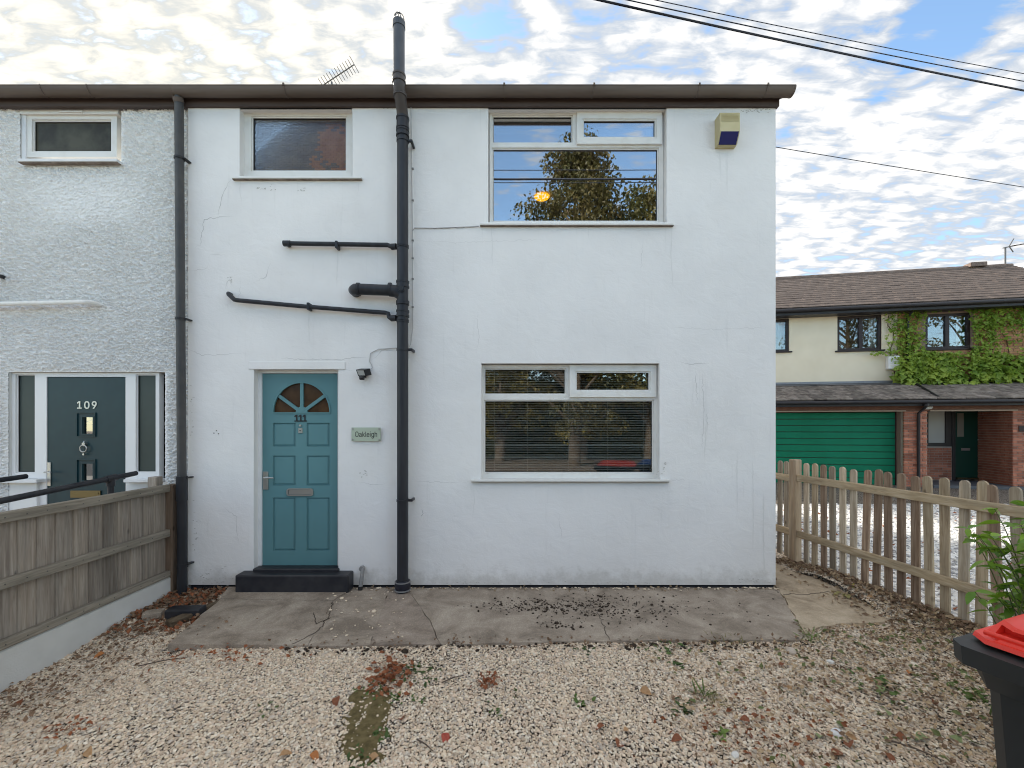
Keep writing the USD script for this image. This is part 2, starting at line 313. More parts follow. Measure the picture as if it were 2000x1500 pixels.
dim_glass = M('obscure_glass', (.045, .060, .055), (.055, .072, .066), scale=3, rough=.3, spec=.3)
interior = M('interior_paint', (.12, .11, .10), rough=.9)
slate = M('slate_roof', (.07, .06, .06), (.11, .10, .09), scale=3, rough=.8)
concrete = None

# ------------------------------------------------------------------ ground
def smooth01(t): t = np.clip(t, 0, 1); return t * t * (3 - 2 * t)
FX0, FY0, FX1, FY1 = 3.52, 5.245, 3.77, 3.13                    # picket fence line
def fence_x(y): return FX0 + (FY0 - y) * (FX1 - FX0) / (FY0 - FY1)
def gh(x, y):
    x, y = np.asarray(x, float), np.asarray(y, float)
    h = -.017 - .10 * smooth01((-x - 2.2) / 1.1) * smooth01((4.6 - y) / 1.9)
    h = h + .085 * np.exp(-((x - fence_x(y) + .12) / .24) ** 2) * smooth01((5.6 - y) / 1.2)
    h = h - .035 * np.exp(-(((x + .70) / .20) ** 2 + ((y - 2.32) / .30) ** 2))        # worn hollow with moss
    p = np.stack([x * 2.2, y * 2.2, 0 * x], -1)
    near = (np.abs(x) < 14) & (y > -2.4) & (y < 14)
    return h + np.where(near, (meshkit.fbm(p, 3, 4) - .5) * .035, 0)
import shapely
side = [gp(1521, 1150), gp(1573, 1239), gp(1590, 1232), gp(1640, 1220), gp(1738, 1216), gp(1705, 1187), gp(1640, 1152), gp(1592, 1130), gp(1550, 1118), (3.22, 6.2), (3.2, 9.5), (2.78, 9.5), (2.78, D + .02)]
slab_area = unary_union([Polygon([gp(*p) for p in ((447, 1150), (330, 1262), (600, 1263), (860, 1261), (1100, 1254), (1562, 1251), (1518, 1150))]), Polygon(side)])
gx = np.r_[-160, -70, -35, -18, -10, np.arange(-7, 13, .08), 14, 18, 26, 50, 160]
gy = np.r_[-160, -70, -35, -18, -11, -9.2, -6, -3.0, np.arange(-2.2, 14, .08), 15, 18, 26, 60, 200]
GX, GY = np.meshgrid(gx, gy, indexing='ij')
gv = np.c_[GX.ravel(), GY.ravel(), gh(GX, GY).ravel()]
gv[shapely.contains_xy(slab_area.buffer(.02), gv[:, 0], gv[:, 1]), 2] = -.03
ny = len(gy)
ii, jj = np.meshgrid(np.arange(len(gx) - 1), np.arange(ny - 1), indexing='ij')
q = np.stack([ii * ny + jj, (ii + 1) * ny + jj, (ii + 1) * ny + jj + 1, ii * ny + jj + 1], -1).reshape(-1, 4)
ground_m = stone_ground('ground_gravel', [(0, (.16, .12, .09)), (.3, (.36, .29, .23)), (.6, (.52, .45, .38)), (1, (.70, .65, .58))], (.045, .032, .022), 60.)
top('ground', (gv, q), ground_m, 'gravel covered ground around the houses', kind='structure', smooth=True)
road_m = M('asphalt', (.045, .045, .047), (.065, .064, .062), scale=30, rough=.85, bump=.4, bscale=150)
top('road', MB().box(-120, 120, -10.5, -5.0, -.05, -.026, .001), road_m, 'asphalt street in front of the house', kind='structure')
pave_m = M('pavement_concrete', (.22, .21, .20), (.28, .27, .25), scale=3, rough=.85)
top('pavement', MB().box(-120, 120, -5.0, -3.2, -.06, .06, .02), pave_m, 'paved footway along the street', kind='structure')

# concrete path: irregular slabs in front of the house
rng = np.random.default_rng(7)
def jag(pts, amp=.012, step=.09, seed=1):
    r = np.random.default_rng(seed); out = []
    pts = list(pts)
    for a, b in zip(pts, pts[1:] + pts[:1]):
        a, b = np.array(a), np.array(b); n = max(1, int(np.linalg.norm(b - a) / step))
        for k in range(n): out.append(a + (b - a) * k / n + (r.normal(0, amp, 2) if k else 0))
    return Polygon(out).buffer(0)
def concrete_mat(name, c1, c2, c3):
    n = {'g': ('geometry', {}), 'n1': ('noise_texture', {'scale': 2.6, 'detail': 11., 'roughness': .74, 'distortion': .5}), 'r1': ('rgb_ramp', {'ramp': [(0, c1), (.38, c1), (.52, c2), (.68, c3), (1, c3)]}),
         'n2': ('noise_texture', {'scale': 120., 'detail': 3.}), 'r2': ('rgb_ramp', {'ramp': [(0, (.62, .6, .58)), (.4, (.9, .9, .9)), (.6, (1, 1, 1)), (.72, (1.5, 1.45, 1.35)), (1, (1.7, 1.6, 1.5))]}),
         'mu': ('mix', {'mix_type': 'multiply', 'fac': 1.}), 'b': ('bump', {'strength': .6, 'distance': .006}), 'p': ('principled_bsdf', {'roughness': .88, 'specular_ior_level': .2})}
    l = [('g.position', 'n1.vector'), ('n1.fac', 'r1.fac'), ('g.position', 'n2.vector'), ('n2.fac', 'r2.fac'), ('r1.color', 'mu.color1'), ('r2.color', 'mu.color2'), ('mu.color', 'p.base_color'), ('n2.fac', 'b.height'), ('b.normal', 'p.normal')]
    return usdkit.material(stage, LK + name, n, l, surface='p.BSDF')
conc_a = concrete_mat('concrete_grey', (.25, .205, .162), (.39, .325, .262), (.52, .445, .365))
conc_b = concrete_mat('concrete_pinkish', (.23, .185, .148), (.36, .295, .24), (.48, .40, .33))
conc_c = concrete_mat('concrete_warm', (.34, .265, .185), (.51, .41, .295), (.63, .52, .39))
path = thing('concrete_path', 'cracked grey concrete path along the foot of the white house', None, (0, D - .6, 0), kind='structure')
def slab(px, mat, z=.012, seed=1, back=None):
    pts = [gp(a, b) for a, b in px]
    if back: pts = back(pts)
    part('slab', MB().prism_xy(jag(pts, .006, .08, seed).buffer(.005), -.10, z), mat, path)
YB = D + .02
def L(px, py): return gp(px, py)
slab([(447, 1150), (432, 1172), (650, 1176), (690, 1150)], conc_a, .020, 2)
slab([(431, 1173), (330, 1261), (600, 1263), (650, 1177)], conc_a, .014, 3)
slab([(692, 1150), (652, 1177), (603, 1263), (722, 1262), (760, 1150)], conc_a, .012, 4)
slab([(762, 1150), (724, 1262), (858, 1260), (842, 1225), (822, 1190), (790, 1150)], conc_b, .014, 5)
slab([(792, 1150), (825, 1190), (846, 1225), (862, 1260), (1100, 1254), (1300, 1252), (1562, 1251), (1570, 1240), (1518, 1150)], conc_a, .010, 6)
part('slab', MB().prism_xy(jag(side, .008, .08, 9), -.10, .011), conc_c, path)
crack_soil = M('crack_soil', (.045, .034, .026), (.08, .062, .048), scale=30, rough=1.)
def ground_ribbon(px, w, z, seed, name='crack'):
    r = np.random.default_rng(seed); pts = [np.array(gp(a, b)) for a, b in px]; out = []
    for a, b in zip(pts, pts[1:]):
        n = max(2, int(np.linalg.norm(b - a) / .03))
        for k in range(n): out.append(a + (b - a) * k / n + r.normal(0, .007, 2))
    out.append(pts[-1]); return part(name, MB().prism_xy(LineString(out).buffer(w, cap_style=2, join_style=2), z, z + .0015), crack_soil, path)
ground_ribbon([(612, 1200), (618, 1222), (640, 1212), (618, 1238), (588, 1254), (570, 1262)], .0028, .0152, 1)
ground_ribbon([(650, 1178), (640, 1212)], .003, .0152, 2)
ground_ribbon([(1525, 1163), (1580, 1163), (1618, 1158), (1650, 1165)], .003, .0122, 3)
ground_ribbon([(1180, 1160), (1168, 1200), (1190, 1252)], .002, .0112, 4)

# gravel: instanced stones
def stone_protos(holder, cols, n=7, seed=3):
    r = np.random.default_rng(seed); paths = []
    for k in range(n):
        s = trimesh.creation.icosphere(subdivisions=1); v = np.array(s.vertices)
        v = v * (1 + .32 * (meshkit.noise(v * 1.7 + 10 * k, k)[:, None] - .5) * 2)
        v = np.sign(v) * np.abs(v) ** .8 * np.array([1.3, .85, .62])
        p = holder + '/stone' + ('' if k == 0 else '_%03d' % k)
        usdkit.mesh(stage, p, trimesh.Trimesh(v, s.faces, process=False), cols[k % len(cols)], smooth=38); paths.append(p)
    return paths
def stone_mat(name, c):
    return M(name, tuple(.88 * q for q in c), c, scale=40, rough=.85, spec=.2, rnd=.16, bump=.25, bscale=300, bdist=.002)
stone_cols = [stone_mat('stone_cream', (.86, .72, .55)), stone_mat('stone_pink', (.82, .65, .50)), stone_mat('stone_white', (.90, .80, .66)), stone_mat('stone_buff', (.76, .61, .45)), stone_mat('stone_cream_pale', (.88, .76, .60)), stone_mat('stone_grey', (.62, .53, .44)), stone_mat('stone_tan', (.66, .52, .39))]
white_cols = [stone_mat('drive_white', (.90, .88, .84)), stone_mat('drive_pale', (.90, .88, .84)), stone_mat('drive_grey', (.58, .58, .58)), stone_mat('drive_dark', (.36, .35, .35)), stone_mat('drive_cream', (.80, .76, .70))]
def scatter(name, label, pts, size, cols, seed, nproto):
    r = np.random.default_rng(seed); n = len(pts)
    pi = UsdGeom.PointInstancer.Define(stage, '/World/' + name)
    protos = stone_protos('/World/' + name, cols, nproto, seed)
    pi.CreatePrototypesRel().SetTargets([Sdf.Path(p) for p in protos])
    z = gh(pts[:, 0], pts[:, 1]) + r.uniform(-.004, .010, n)
    pi.CreatePositionsAttr(Vt.Vec3fArray.FromNumpy(np.c_[pts, z].astype(np.float32)))
    pi.CreateProtoIndicesAttr(Vt.IntArray.FromNumpy(r.integers(0, nproto, n).astype(np.int32)))
    s = size * np.exp(r.normal(0, .25, n))
    pi.CreateScalesAttr(Vt.Vec3fArray.FromNumpy(np.repeat(s[:, None], 3, 1).astype(np.float32)))
    yaw = r.uniform(0, 2 * np.pi, n); ax = r.normal(0, .30, (n, 2))
    qs = []
    cy, sy = np.cos(yaw / 2), np.sin(yaw / 2); ca, sa = np.cos(ax[:, 0] / 2), np.sin(ax[:, 0] / 2); cb, sb = np.cos(ax[:, 1] / 2), np.sin(ax[:, 1] / 2)
    w = ca * cb * cy + sa * sb * sy; x = sa * cb * cy - ca * sb * sy; y = ca * sb * cy + sa * cb * sy; zq = ca * cb * sy - sa * sb * cy
    pi.CreateOrientationsAttr(Vt.QuathArray([Gf.Quath(float(a), float(b), float(c), float(d)) for a, b, c, d in zip(w, x, y, zq)]))
    tag(pi.GetPrim(), label, 'gravel', kind='stuff')
def grid_pts(x0, x1, y0, y1, sp, seed):
    r = np.random.default_rng(seed)
    X, Y = np.meshgrid(np.arange(x0, x1, sp), np.arange(y0, y1, sp)); p = np.c_[X.ravel(), Y.ravel()]
    return p + r.uniform(-.5, .5, p.shape) * sp
moss_poly = affinity.scale(Polygon([gp(*p) for p in ((690, 1335), (652, 1400), (655, 1450), (690, 1500), (745, 1500), (760, 1440), (780, 1370), (760, 1330))]), 1, 1)
pts = grid_pts(-3.5, 4.0, 1.75, 5.9, .0112, 11)
inside = shapely.contains_xy(slab_area.buffer(-.015), pts[:, 0], pts[:, 1])
keep = ~inside & (pts[:, 1] < np.where((pts[:, 0] > -3.38) & (pts[:, 0] < 2.76), D, 9)) & (np.abs(pts[:, 0]) < 1.36 * pts[:, 1] + .35) & (pts[:, 0] < fence_x(pts[:, 1]) + .25)
mp = shapely.contains_xy(moss_poly, pts[:, 0], pts[:, 1])
keep &= ~(mp & (np.random.default_rng(5).random(len(pts)) < .35))
nz = meshkit.fbm(np.c_[pts * 1.6, 0 * pts[:, 0]], 3, 9)
litter_zone = smooth01((pts[:, 0] - 1.2) / 2.0)
keep &= np.random.default_rng(6).random(len(pts)) > np.clip((nz - .5) * 1.1, 0, .3) + .22 * litter_zone
scatter('gravel', 'cream and pinkish gravel covering the front yard', pts[keep], .0067, stone_cols, 21, 7)
p2 = grid_pts(3.75, 11.5, 2.6, 9.2, .024, 12)
k2 = (p2[:, 0] > fence_x(p2[:, 1]) + .1) & (p2[:, 0] < 1.36 * p2[:, 1] + .6)
scatter('driveway_gravel', 'pale white gravel of the driveway behind the picket fence', p2[k2], .0195, white_cols, 22, 5)

# ------------------------------------------------------------------ white house (number 111)
XL, XR = wx(367), wx(1515)
ZT = wz(209)                                  # top of the render under the eaves
house = thing('white_house', 'two storey white rendered end house with teal front door and brown gutter', 'house', ((XL + XR) / 2, D + 3, 0))
def rect(px0, py0, px1, py1, d=0.0): return sbox(wx(px0, d), wz(py1, d), wx(px1, d), wz(py0, d))
op_bath = sbox(wx(468), wz(344), wx(688), wz(209) - .012)
op_bed = sbox(wx(953.5), wz(434), wx(1302), wz(209) - .012)
op_live = sbox(wx(940), wz(936), wx(1288), wz(709.5))
op_door = sbox(wx(496), wz(1125), wx(661), wz(721))
body = sbox(XL, .04, XR, ZT)
fw = body.difference(unary_union([op_bath, op_bed, op_live, op_door]))
part('front_wall', MB().prism_xz(fw, D, D + .27), white, house)
part('plinth', MB().box(XL + .02, wx(458), D + .015, D + .26, -.3, .04, .003).box(wx(682), XR - .012, D + .012, D + .26, -.3, .04, .003), black_paint, house)
part('side_wall', MB().box(XR - .27, XR - .002, D + .272, D + 7.0, -.3, ZT, .004), white, house)
part('back_wall', MB().box(XL, XR - .272, D + 6.73, D + 7.0, -.3, ZT, .004), white, house)
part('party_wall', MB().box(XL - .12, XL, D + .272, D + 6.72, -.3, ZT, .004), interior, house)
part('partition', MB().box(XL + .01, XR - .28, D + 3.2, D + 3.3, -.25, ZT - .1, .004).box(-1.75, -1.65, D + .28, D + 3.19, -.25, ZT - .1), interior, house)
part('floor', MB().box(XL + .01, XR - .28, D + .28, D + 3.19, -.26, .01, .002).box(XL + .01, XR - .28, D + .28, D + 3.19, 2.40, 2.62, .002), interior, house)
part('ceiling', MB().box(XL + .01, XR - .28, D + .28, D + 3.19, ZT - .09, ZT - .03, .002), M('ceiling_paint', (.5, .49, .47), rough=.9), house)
# pitched roof
def roof_mesh(x0, x1):
    e, r = (D - .03, ZT + .14), (D + 3.5, ZT + .14 + 1.9); t = .07
    poly = [(e[0], e[1]), (r[0], r[1]), (D + 7.05, ZT + .14), (D + 7.05, ZT + .14 - t), (r[0], r[1] - t), (e[0], e[1] - t)]
    m = trimesh.creation.extrude_polygon(Polygon(poly), x1 - x0, engine='earcut'); v = np.array(m.vertices)
    return trimesh.Trimesh(np.c_[x0 + v[:, 2], v[:, 0], v[:, 1]], m.faces, process=False)
part('roof', roof_mesh(wx(349), XR + .06), slate, house)
part('gable', MB().add(np.array([[XR - .26, D, ZT], [XR - .26, D + 7, ZT], [XR - .26, D + 3.5, ZT + 1.92], [XR - .003, D, ZT], [XR - .003, D + 7, ZT], [XR - .003, D + 3.5, ZT + 1.92]]), [[0, 2, 1], [3, 4, 5], [0, 3, 5], [0, 5, 2], [1, 2, 5], [1, 5, 4], [0, 1, 4], [0, 4, 3]]), white, house)
GC = (D - .092, 5.135); GR = .066
def gutter(x0, x1, parent, sagseed):
    t = np.linspace(math.pi * 1.02, 2 * math.pi - .02, 15); o, i_ = [], []
    prof = [(GC[0] + GR * math.cos(a), GC[1] + GR * math.sin(a)) for a in t] + [(GC[0] + (GR - .005) * math.cos(a), GC[1] + (GR - .005) * math.sin(a)) for a in t[::-1]]
    prof = Polygon(prof).union(Point(GC[0] - GR + .002, GC[1]).buffer(.006)).union(Point(GC[0] + GR - .002, GC[1]).buffer(.006))
    m = trimesh.creation.extrude_polygon(prof.simplify(.0003), x1 - x0, engine='earcut'); v = np.array(m.vertices)
    g = part('gutter', trimesh.Trimesh(np.c_[x0 + v[:, 2], v[:, 0], v[:, 1]], m.faces, process=False), gutter_m, parent, smooth=35)
    return g
gut = gutter(wx(349, .05), XR + .105, house, 1)
ecap = trimesh.creation.extrude_polygon(Polygon([(GC[0] + (GR + .003) * math.cos(a), GC[1] + (GR + .003) * math.sin(a)) for a in np.linspace(math.pi, 2 * math.pi, 16)]), .012, engine='earcut')
part('end_cap', trimesh.Trimesh(np.c_[XR + .098 + np.array(ecap.vertices)[:, 2], np.array(ecap.vertices)[:, :2]], ecap.faces, process=False), gutter_m, gut)
for px in (560, 985, 1158, 1361, 1493):
    part('gutter_bracket', MB().tube([(wx(px, .1), GC[0] + (GR + .003) * math.cos(a), GC[1] + (GR + .003) * math.sin(a)) for a in np.linspace(math.pi * .97, math.pi * 2, 9)], .004, 6).box(wx(px, .1) - .010, wx(px, .1) + .010, GC[0] - GR - .012, GC[0] - GR - .002, GC[1] - .008, GC[1] + .016, .002), gutter_m, gut)
def fascia_mesh(x0, x1):
    b = MB()
    b.box(x0, x1, D - .028, D + .02, ZT - .012, ZT + .20, .003)
    return b
part('fascia', fascia_mesh(wx(349), XR + .022), fascia_m, house)
part('verge_board', MB().box(XR + .001, XR + .03, D - .028, D + .01, ZT + .06, ZT + .2, .004), fascia_m, house)

def frame(parent, outer, panes, y, depth=.06, mat=upvc, name='window', bead=.014, pane_mat=win_glass, label=None):
    """Outer frame with openings; glazing beads and panes are its children."""
    w = part(name, MB().prism_xz(outer.difference(unary_union(panes)), y, y + depth), mat, parent, label=label)
    for p in panes:
        b = p.buffer(-.0005, join_style=2)
        part('glazing_bead', MB().prism_xz(b.difference(p.buffer(-bead, join_style=2)), y + .014, y + .04), mat, w)
        part('gasket', MB().prism_xz(p.buffer(-bead + .0004, join_style=2).difference(p.buffer(-bead - .004, join_style=2)), y + .022, y + .036), dark, w)
        part('pane', MB().prism_xz(p.buffer(-bead + .002, join_style=2), y + .030, y + .034), pane_mat, w)
    return w
def sash(w, outer, inner, y, mat=upvc, pane_mat=win_glass):
    s = part('sash', MB().prism_xz(outer.difference(inner.buffer(.012, join_style=2)), y, y + .05), mat, w)
    part('glazing_bead', MB().prism_xz(inner.buffer(.0115, join_style=2).difference(inner.buffer(-.004, join_style=2)), y + .010, y + .045), mat, w)
    part('gasket', MB().prism_xz(inner.buffer(-.0036, join_style=2).difference(inner.buffer(-.009, join_style=2)), y + .02, y + .04), dark, w)
    part('pane', MB().prism_xz(inner.buffer(-.002, join_style=2), y + .028, y + .032), pane_mat, w)
def sill(w, px0, px1, py0, py1, mat=upvc):
    d = .034
    part('sill', MB().box(wx(px0, d), wx(px1, d), D - d, D + .09, wz(py1 - .6, d), wz(py0, d), .003), mat, w)
    part('sill_edge', MB().box(wx(px0 + .6, d), wx(px1 - .6, d), D - d + .005, D + .02, wz(py1 + .9, d), wz(py1 - .55, d), .001), sill_shadow_dirt, w)  # dark brown strip paints in the shadow line below the sill, with some dirt
sill_shadow_dirt = M('sill_underside_shade', (.16, .125, .10), (.30, .25, .21), scale=14, rough=.9)
R = -.075; YF = D + .075
w1 = frame(house, rect(477, 213, 687.5, 344, R), [rect(490, 226, 677, 334, R)], YF, pane_mat=frost)
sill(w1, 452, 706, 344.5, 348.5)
w2 = frame(house, rect(956, 214, 1296, 434.5, R), [rect(961, 224, 1119, 279, R), rect(1132, 219, 1290, 277, R), rect(961, 288, 1287, 432.5, R)], YF)
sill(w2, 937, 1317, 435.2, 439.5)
w3 = frame(house, rect(941, 713, 1283, 936, R), [rect(945, 719, 1106, 771, R), rect(1117, 717, 1280, 774, R), rect(945, 781, 1277, 925, R)], YF, pane_mat=living_glass)
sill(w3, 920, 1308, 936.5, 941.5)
# opening top lights stand proud of the frames
def open_light(w, o, i, g):
    sash(w, rect(*o, -.052), rect(*i, -.052), D + .050, pane_mat=g)
open_light(w2, (1127, 217.5, 1293, 281), (1140, 234, 1280, 267), win_glass)
open_light(w3, (1113, 712.5, 1282, 775.5), (1126, 727, 1268, 762), living_glass)

# front door 111
dd = -.085; YD = D + .085
part('door_frame', MB().prism_xz(rect(498, 722.5, 662, 1112, -.07).difference(rect(511, 729, 659.5, 1113, -.07)), D + .07, D + .15), paint_white, house)
leaf = rect(512, 730, 659, 1105.5, dd)
cx, cz = wx(589, dd), wz(805.5, dd); fr = wx(644, dd) - wx(589, dd)
semi = affinity.scale(Point(cx, cz).buffer(fr, 48), 1, 1.05).intersection(sbox(cx - 1, cz, cx + 1, cz + 1))
bars = [LineString([(cx, cz), (cx + .6 * math.sin(a), cz + .6 * math.cos(a))]).buffer(.017) for a in (-math.radians(54), 0, math.radians(54))]
hub = Point(cx, cz).buffer(.062)
lights = semi.difference(unary_union(bars + [hub]))
panel_px = [(533, 826, 577, 872), (599, 826, 643.5, 872), (533, 890, 577, 948), (599, 890, 643.5, 948), (533, 972, 577, 1076), (599, 972, 643.5, 1076)]
pr = [rect(*p, dd) for p in panel_px]
door = part('door', MB().prism_xz(leaf.difference(unary_union(pr + [lights])), YD, YD + .016).prism_xz(leaf.difference(lights), YD + .0165, YD + .044), teal, house)
for p in pr:                                        # raised and fielded panels
    o, i_ = np.array(p.buffer(-.001, join_style=2).exterior.coords)[:4], np.array(p.buffer(-.024, join_style=2).exterior.coords)[:4]
    j_ = np.array(p.buffer(-.008, join_style=2).exterior.coords)[:4]
    v = np.vstack([np.c_[o[:, 0], np.full(4, YD + .0005), o[:, 1]], np.c_[j_[:, 0], np.full(4, YD + .013), j_[:, 1]], np.c_[i_[:, 0], np.full(4, YD + .004), i_[:, 1]]])
    fs = [[a + b, a + (b + 1) % 4, a + 4 + (b + 1) % 4, a + 4 + b] for a in (0, 4) for b in range(4)] + [[8, 9, 10, 11]]
    part('panel', MB().add(v, fs), teal, door)
amber = M('door_light_glass', (.050, .026, .014), (.085, .045, .022), scale=9, rough=.22, spec=.25, bump=.25, bscale=30)
for g in lights.geoms:
    part('pane', MB().prism_xz(g.buffer(.003), YD + .02, YD + .026), amber, door)
part('moulding', MB().prism_xz(semi.buffer(.012).difference(semi.buffer(-.002)).intersection(sbox(cx - 1, cz - .012, cx + 1, cz + 1)), YD - .007, YD + .002), teal, door)
def text(t, px0, py0, py1, d, mat, parent, name, bold=True, width=None, dep=.004):
    hgt = wz(py0, d) - wz(py1, d); m = meshkit.text_mesh(t, hgt, dep, bold); v = np.array(m.vertices)
    if width: v[:, 0] *= (wx(width, d) - wx(px0, d)) / (v[:, 0].max() - v[:, 0].min())
    return part(name, trimesh.Trimesh(np.c_[wx(px0, d) + v[:, 0] - v[:, 0].min(), D - d - v[:, 2], wz(py1, d) + v[:, 1]], m.faces, process=False), mat, parent)
def digits(t, pxs, py0, py1, d, mat, parent, slab_serif=True):
    for c, p in zip(t, pxs):
        hgt = wz(py0, d) - wz(py1, d); m = meshkit.text_mesh(c, hgt, .005, True); v = np.array(m.vertices)
        v[:, 0] -= (v[:, 0].max() + v[:, 0].min()) / 2
        b = MB().add(np.c_[wx(p, d) + v[:, 0], D - d - v[:, 2], wz(py1, d) + v[:, 1]], m.faces)
        if slab_serif and c == '1': b.box(wx(p, d) - hgt * .26, wx(p, d) + hgt * .30, D - d - .006, D - d - .0002, wz(py1, d), wz(py1, d) + hgt * .12, .001)
        part('house_number', b, mat, parent)
digits('111', (579.5, 587.5, 595.5), 810.5, 823, dd + .0005, dark, door)
part('night_latch', MB().tube([(wx(587, dd), YD, wz(831, dd)), (wx(587, dd), YD - .012, wz(831, dd))], .012, 16).box(wx(583, dd), wx(591, dd), YD - .008, YD, wz(846, dd), wz(836, dd), .003), steel, door, smooth=35)
part('keyhole', MB().tube([(wx(587, dd), YD - .0082, wz(841, dd)), (wx(587, dd), YD - .010, wz(841, dd))], .006, 10), dark, door)
hx = wx(519.5, dd)
part('handle', MB().box(wx(514.5, dd), wx(524.5, dd), YD - .010, YD, wz(956, dd), wz(921, dd), .004).tube([(hx, YD - .008, wz(932.5, dd)), (hx, YD - .045, wz(932.5, dd)), (hx + .012, YD - .055, wz(932.5, dd)), (wx(540, dd), YD - .055, wz(932.3, dd))], .0085, 12).tube([(hx, YD - .0105, wz(947, dd)), (hx, YD - .013, wz(947, dd))], .008, 10), steel, door, smooth=35)
lb = sbox(wx(560.5, dd), wz(968.5, dd), wx(612.5, dd), wz(953.5, dd)).buffer(-.03).buffer(.03)
part('letterbox', MB().prism_xz(lb.difference(lb.buffer(-.016)), YD - .012, YD).prism_xz(lb.buffer(-.019), YD - .006, YD), steel, door)
part('threshold', MB().box(wx(511, -.06), wx(660, -.06), D + .055, D + .14, wz(1110.5, -.06), wz(1105.5, -.06), .003), steel, house)
part('lintel', MB().box(wx(485, .008), wx(674, .008), D - .009, D + .02, wz(721.5), wz(706), .004), white, house)
part('doorstep', MB().box(wx(493.5, .03), wx(661, .03), D - .035, D + .16, wz(1124, .03), wz(1111, .03), .008), black_paint, house)
part('doorstep', MB().box(wx(459.5, .13), wx(681, .13), D - .14, D + .02, -.05, wz(1123, .13), .012), black_paint, house)

def ribbon(px, w, seed, parent=house, mat=crack_m, name='crack', amp=.006, y=D):
    r = np.random.default_rng(seed); pts = [np.array((wx(a), wz(b))) for a, b in px]; out = []
    for a, b in zip(pts, pts[1:]):
        n = max(2, int(np.linalg.norm(b - a) / .028))
        for k in range(n): out.append(a + (b - a) * k / n + r.normal(0, amp, 2) * (k > 0))
    out.append(pts[-1])
    n = len(out); out = np.array(out); t = np.gradient(out, axis=0); t /= np.linalg.norm(t, axis=1, keepdims=True) + 1e-9
    nn = np.c_[-t[:, 1], t[:, 0]]; ww = (w * np.clip(np.minimum(np.arange(n), np.arange(n)[::-1]) / 4., .15, 1) * r.uniform(.55, 1.25, n))[:, None]
    a, b = out + nn * ww, out - nn * ww
    v = np.vstack([np.c_[a[:, 0], np.full(n, y - .0012), a[:, 1]], np.c_[b[:, 0], np.full(n, y - .0012), b[:, 1]]])
    f = [[k, k + 1, n + k + 1, n + k] for k in range(n - 1)]
    part(name, MB().add(v, f), mat, parent)
W_ = .0018
for k, (px, w) in enumerate([([(452, 349), (437, 375), (431, 400), (424, 424)], W_), ([(456, 423), (424, 425), (399, 428), (394, 460), (392, 480), (380, 486)], W_), ([(437, 497), (409, 499)], W_), ([(407, 515), (402, 525), (372, 529)], W_ * .8),
                             ([(808, 445), (870, 447), (932, 443)], W_), ([(548, 700), (660, 703), (690, 698), (720, 697)], W_), ([(725, 704), (746, 684), (775, 684)], W_), ([(530, 512), (520, 540), (495, 552)], W_ * .7),
                             ([(1310, 937), (1338, 939)], W_), ([(905, 942), (920, 938)], W_), ([(1325, 706), (1345, 711), (1385, 709)], W_), ([(438, 990), (448, 1000), (462, 1008), (466, 1060)], W_ * .7), ([(440, 565), (448, 545), (452, 556)], W_),
                             ([(462, 590), (472, 558)], W_ * .7), ([(1358, 720), (1362, 790)], W_ * .8), ([(1372, 725), (1375, 800), (1371, 880)], W_ * .7), ([(1380, 800), (1382, 850)], W_ * .7), ([(930, 690), (936, 660), (932, 610)], W_ * .5), ([(1255, 470), (1252, 530)], W_ * .5),
                             ([(700, 942), (735, 946), (755, 944)], W_ * .7), ([(366, 680), (395, 695), (470, 690)], W_ * .7), ([(808, 940), (900, 942)], W_ * .5), ([(660, 720), (690, 724)], W_), ([(1090, 1000), (1098, 1060)], W_ * .4), ([(1310, 640), (1400, 643), (1500, 640)], W_ * .35), ([(820, 470), (900, 474), (1060, 468)], W_ * .3)]):
    ribbon(px, w, 100 + k)
stain = M('rain_stain', (.71, .70, .68), (.79, .78, .765), scale=5, stretch=(3, 3, .4), rough=.85)
rs = np.random.default_rng(55)
for k, (px, y0, y1) in enumerate([(1366, 720, 860), (1378, 740, 900), (1352, 730, 800), (960, 441, 520), (1300, 441, 500), (1312, 441, 560), (470, 349, 400), (700, 349, 385), (660, 486, 560), (603, 606, 680), (925, 943, 1010), (1304, 943, 1030), (1420, 292, 380), (1405, 292, 350), (580, 350, 380), (1150, 441, 470), (1470, 900, 1080), (1440, 880, 1000), (1492, 960, 1120)]):
    ribbon([(px, y0), (px + rs.normal(0, 1), (y0 + y1) / 2), (px + rs.normal(0, 2), y1)], rs.uniform(.003, .007), 600 + k, mat=stain, name='rain_stain', amp=.002)
hole = M('drill_hole', (.02, .02, .02), rough=.9)
part('fixing_hole', MB().tube([(wx(418), D - .001, wz(846)), (wx(418), D - .002, wz(846))], .006, 8).tube([(wx(427), D - .001, wz(847)), (wx(427), D - .002, wz(847))], .006, 8).tube([(wx(423), D - .001, wz(841)), (wx(423), D - .002, wz(841))], .006, 8), hole, house)
ribbon([(824, 995), (823, 1008)], .006, 77, mat=hole, name='chip')
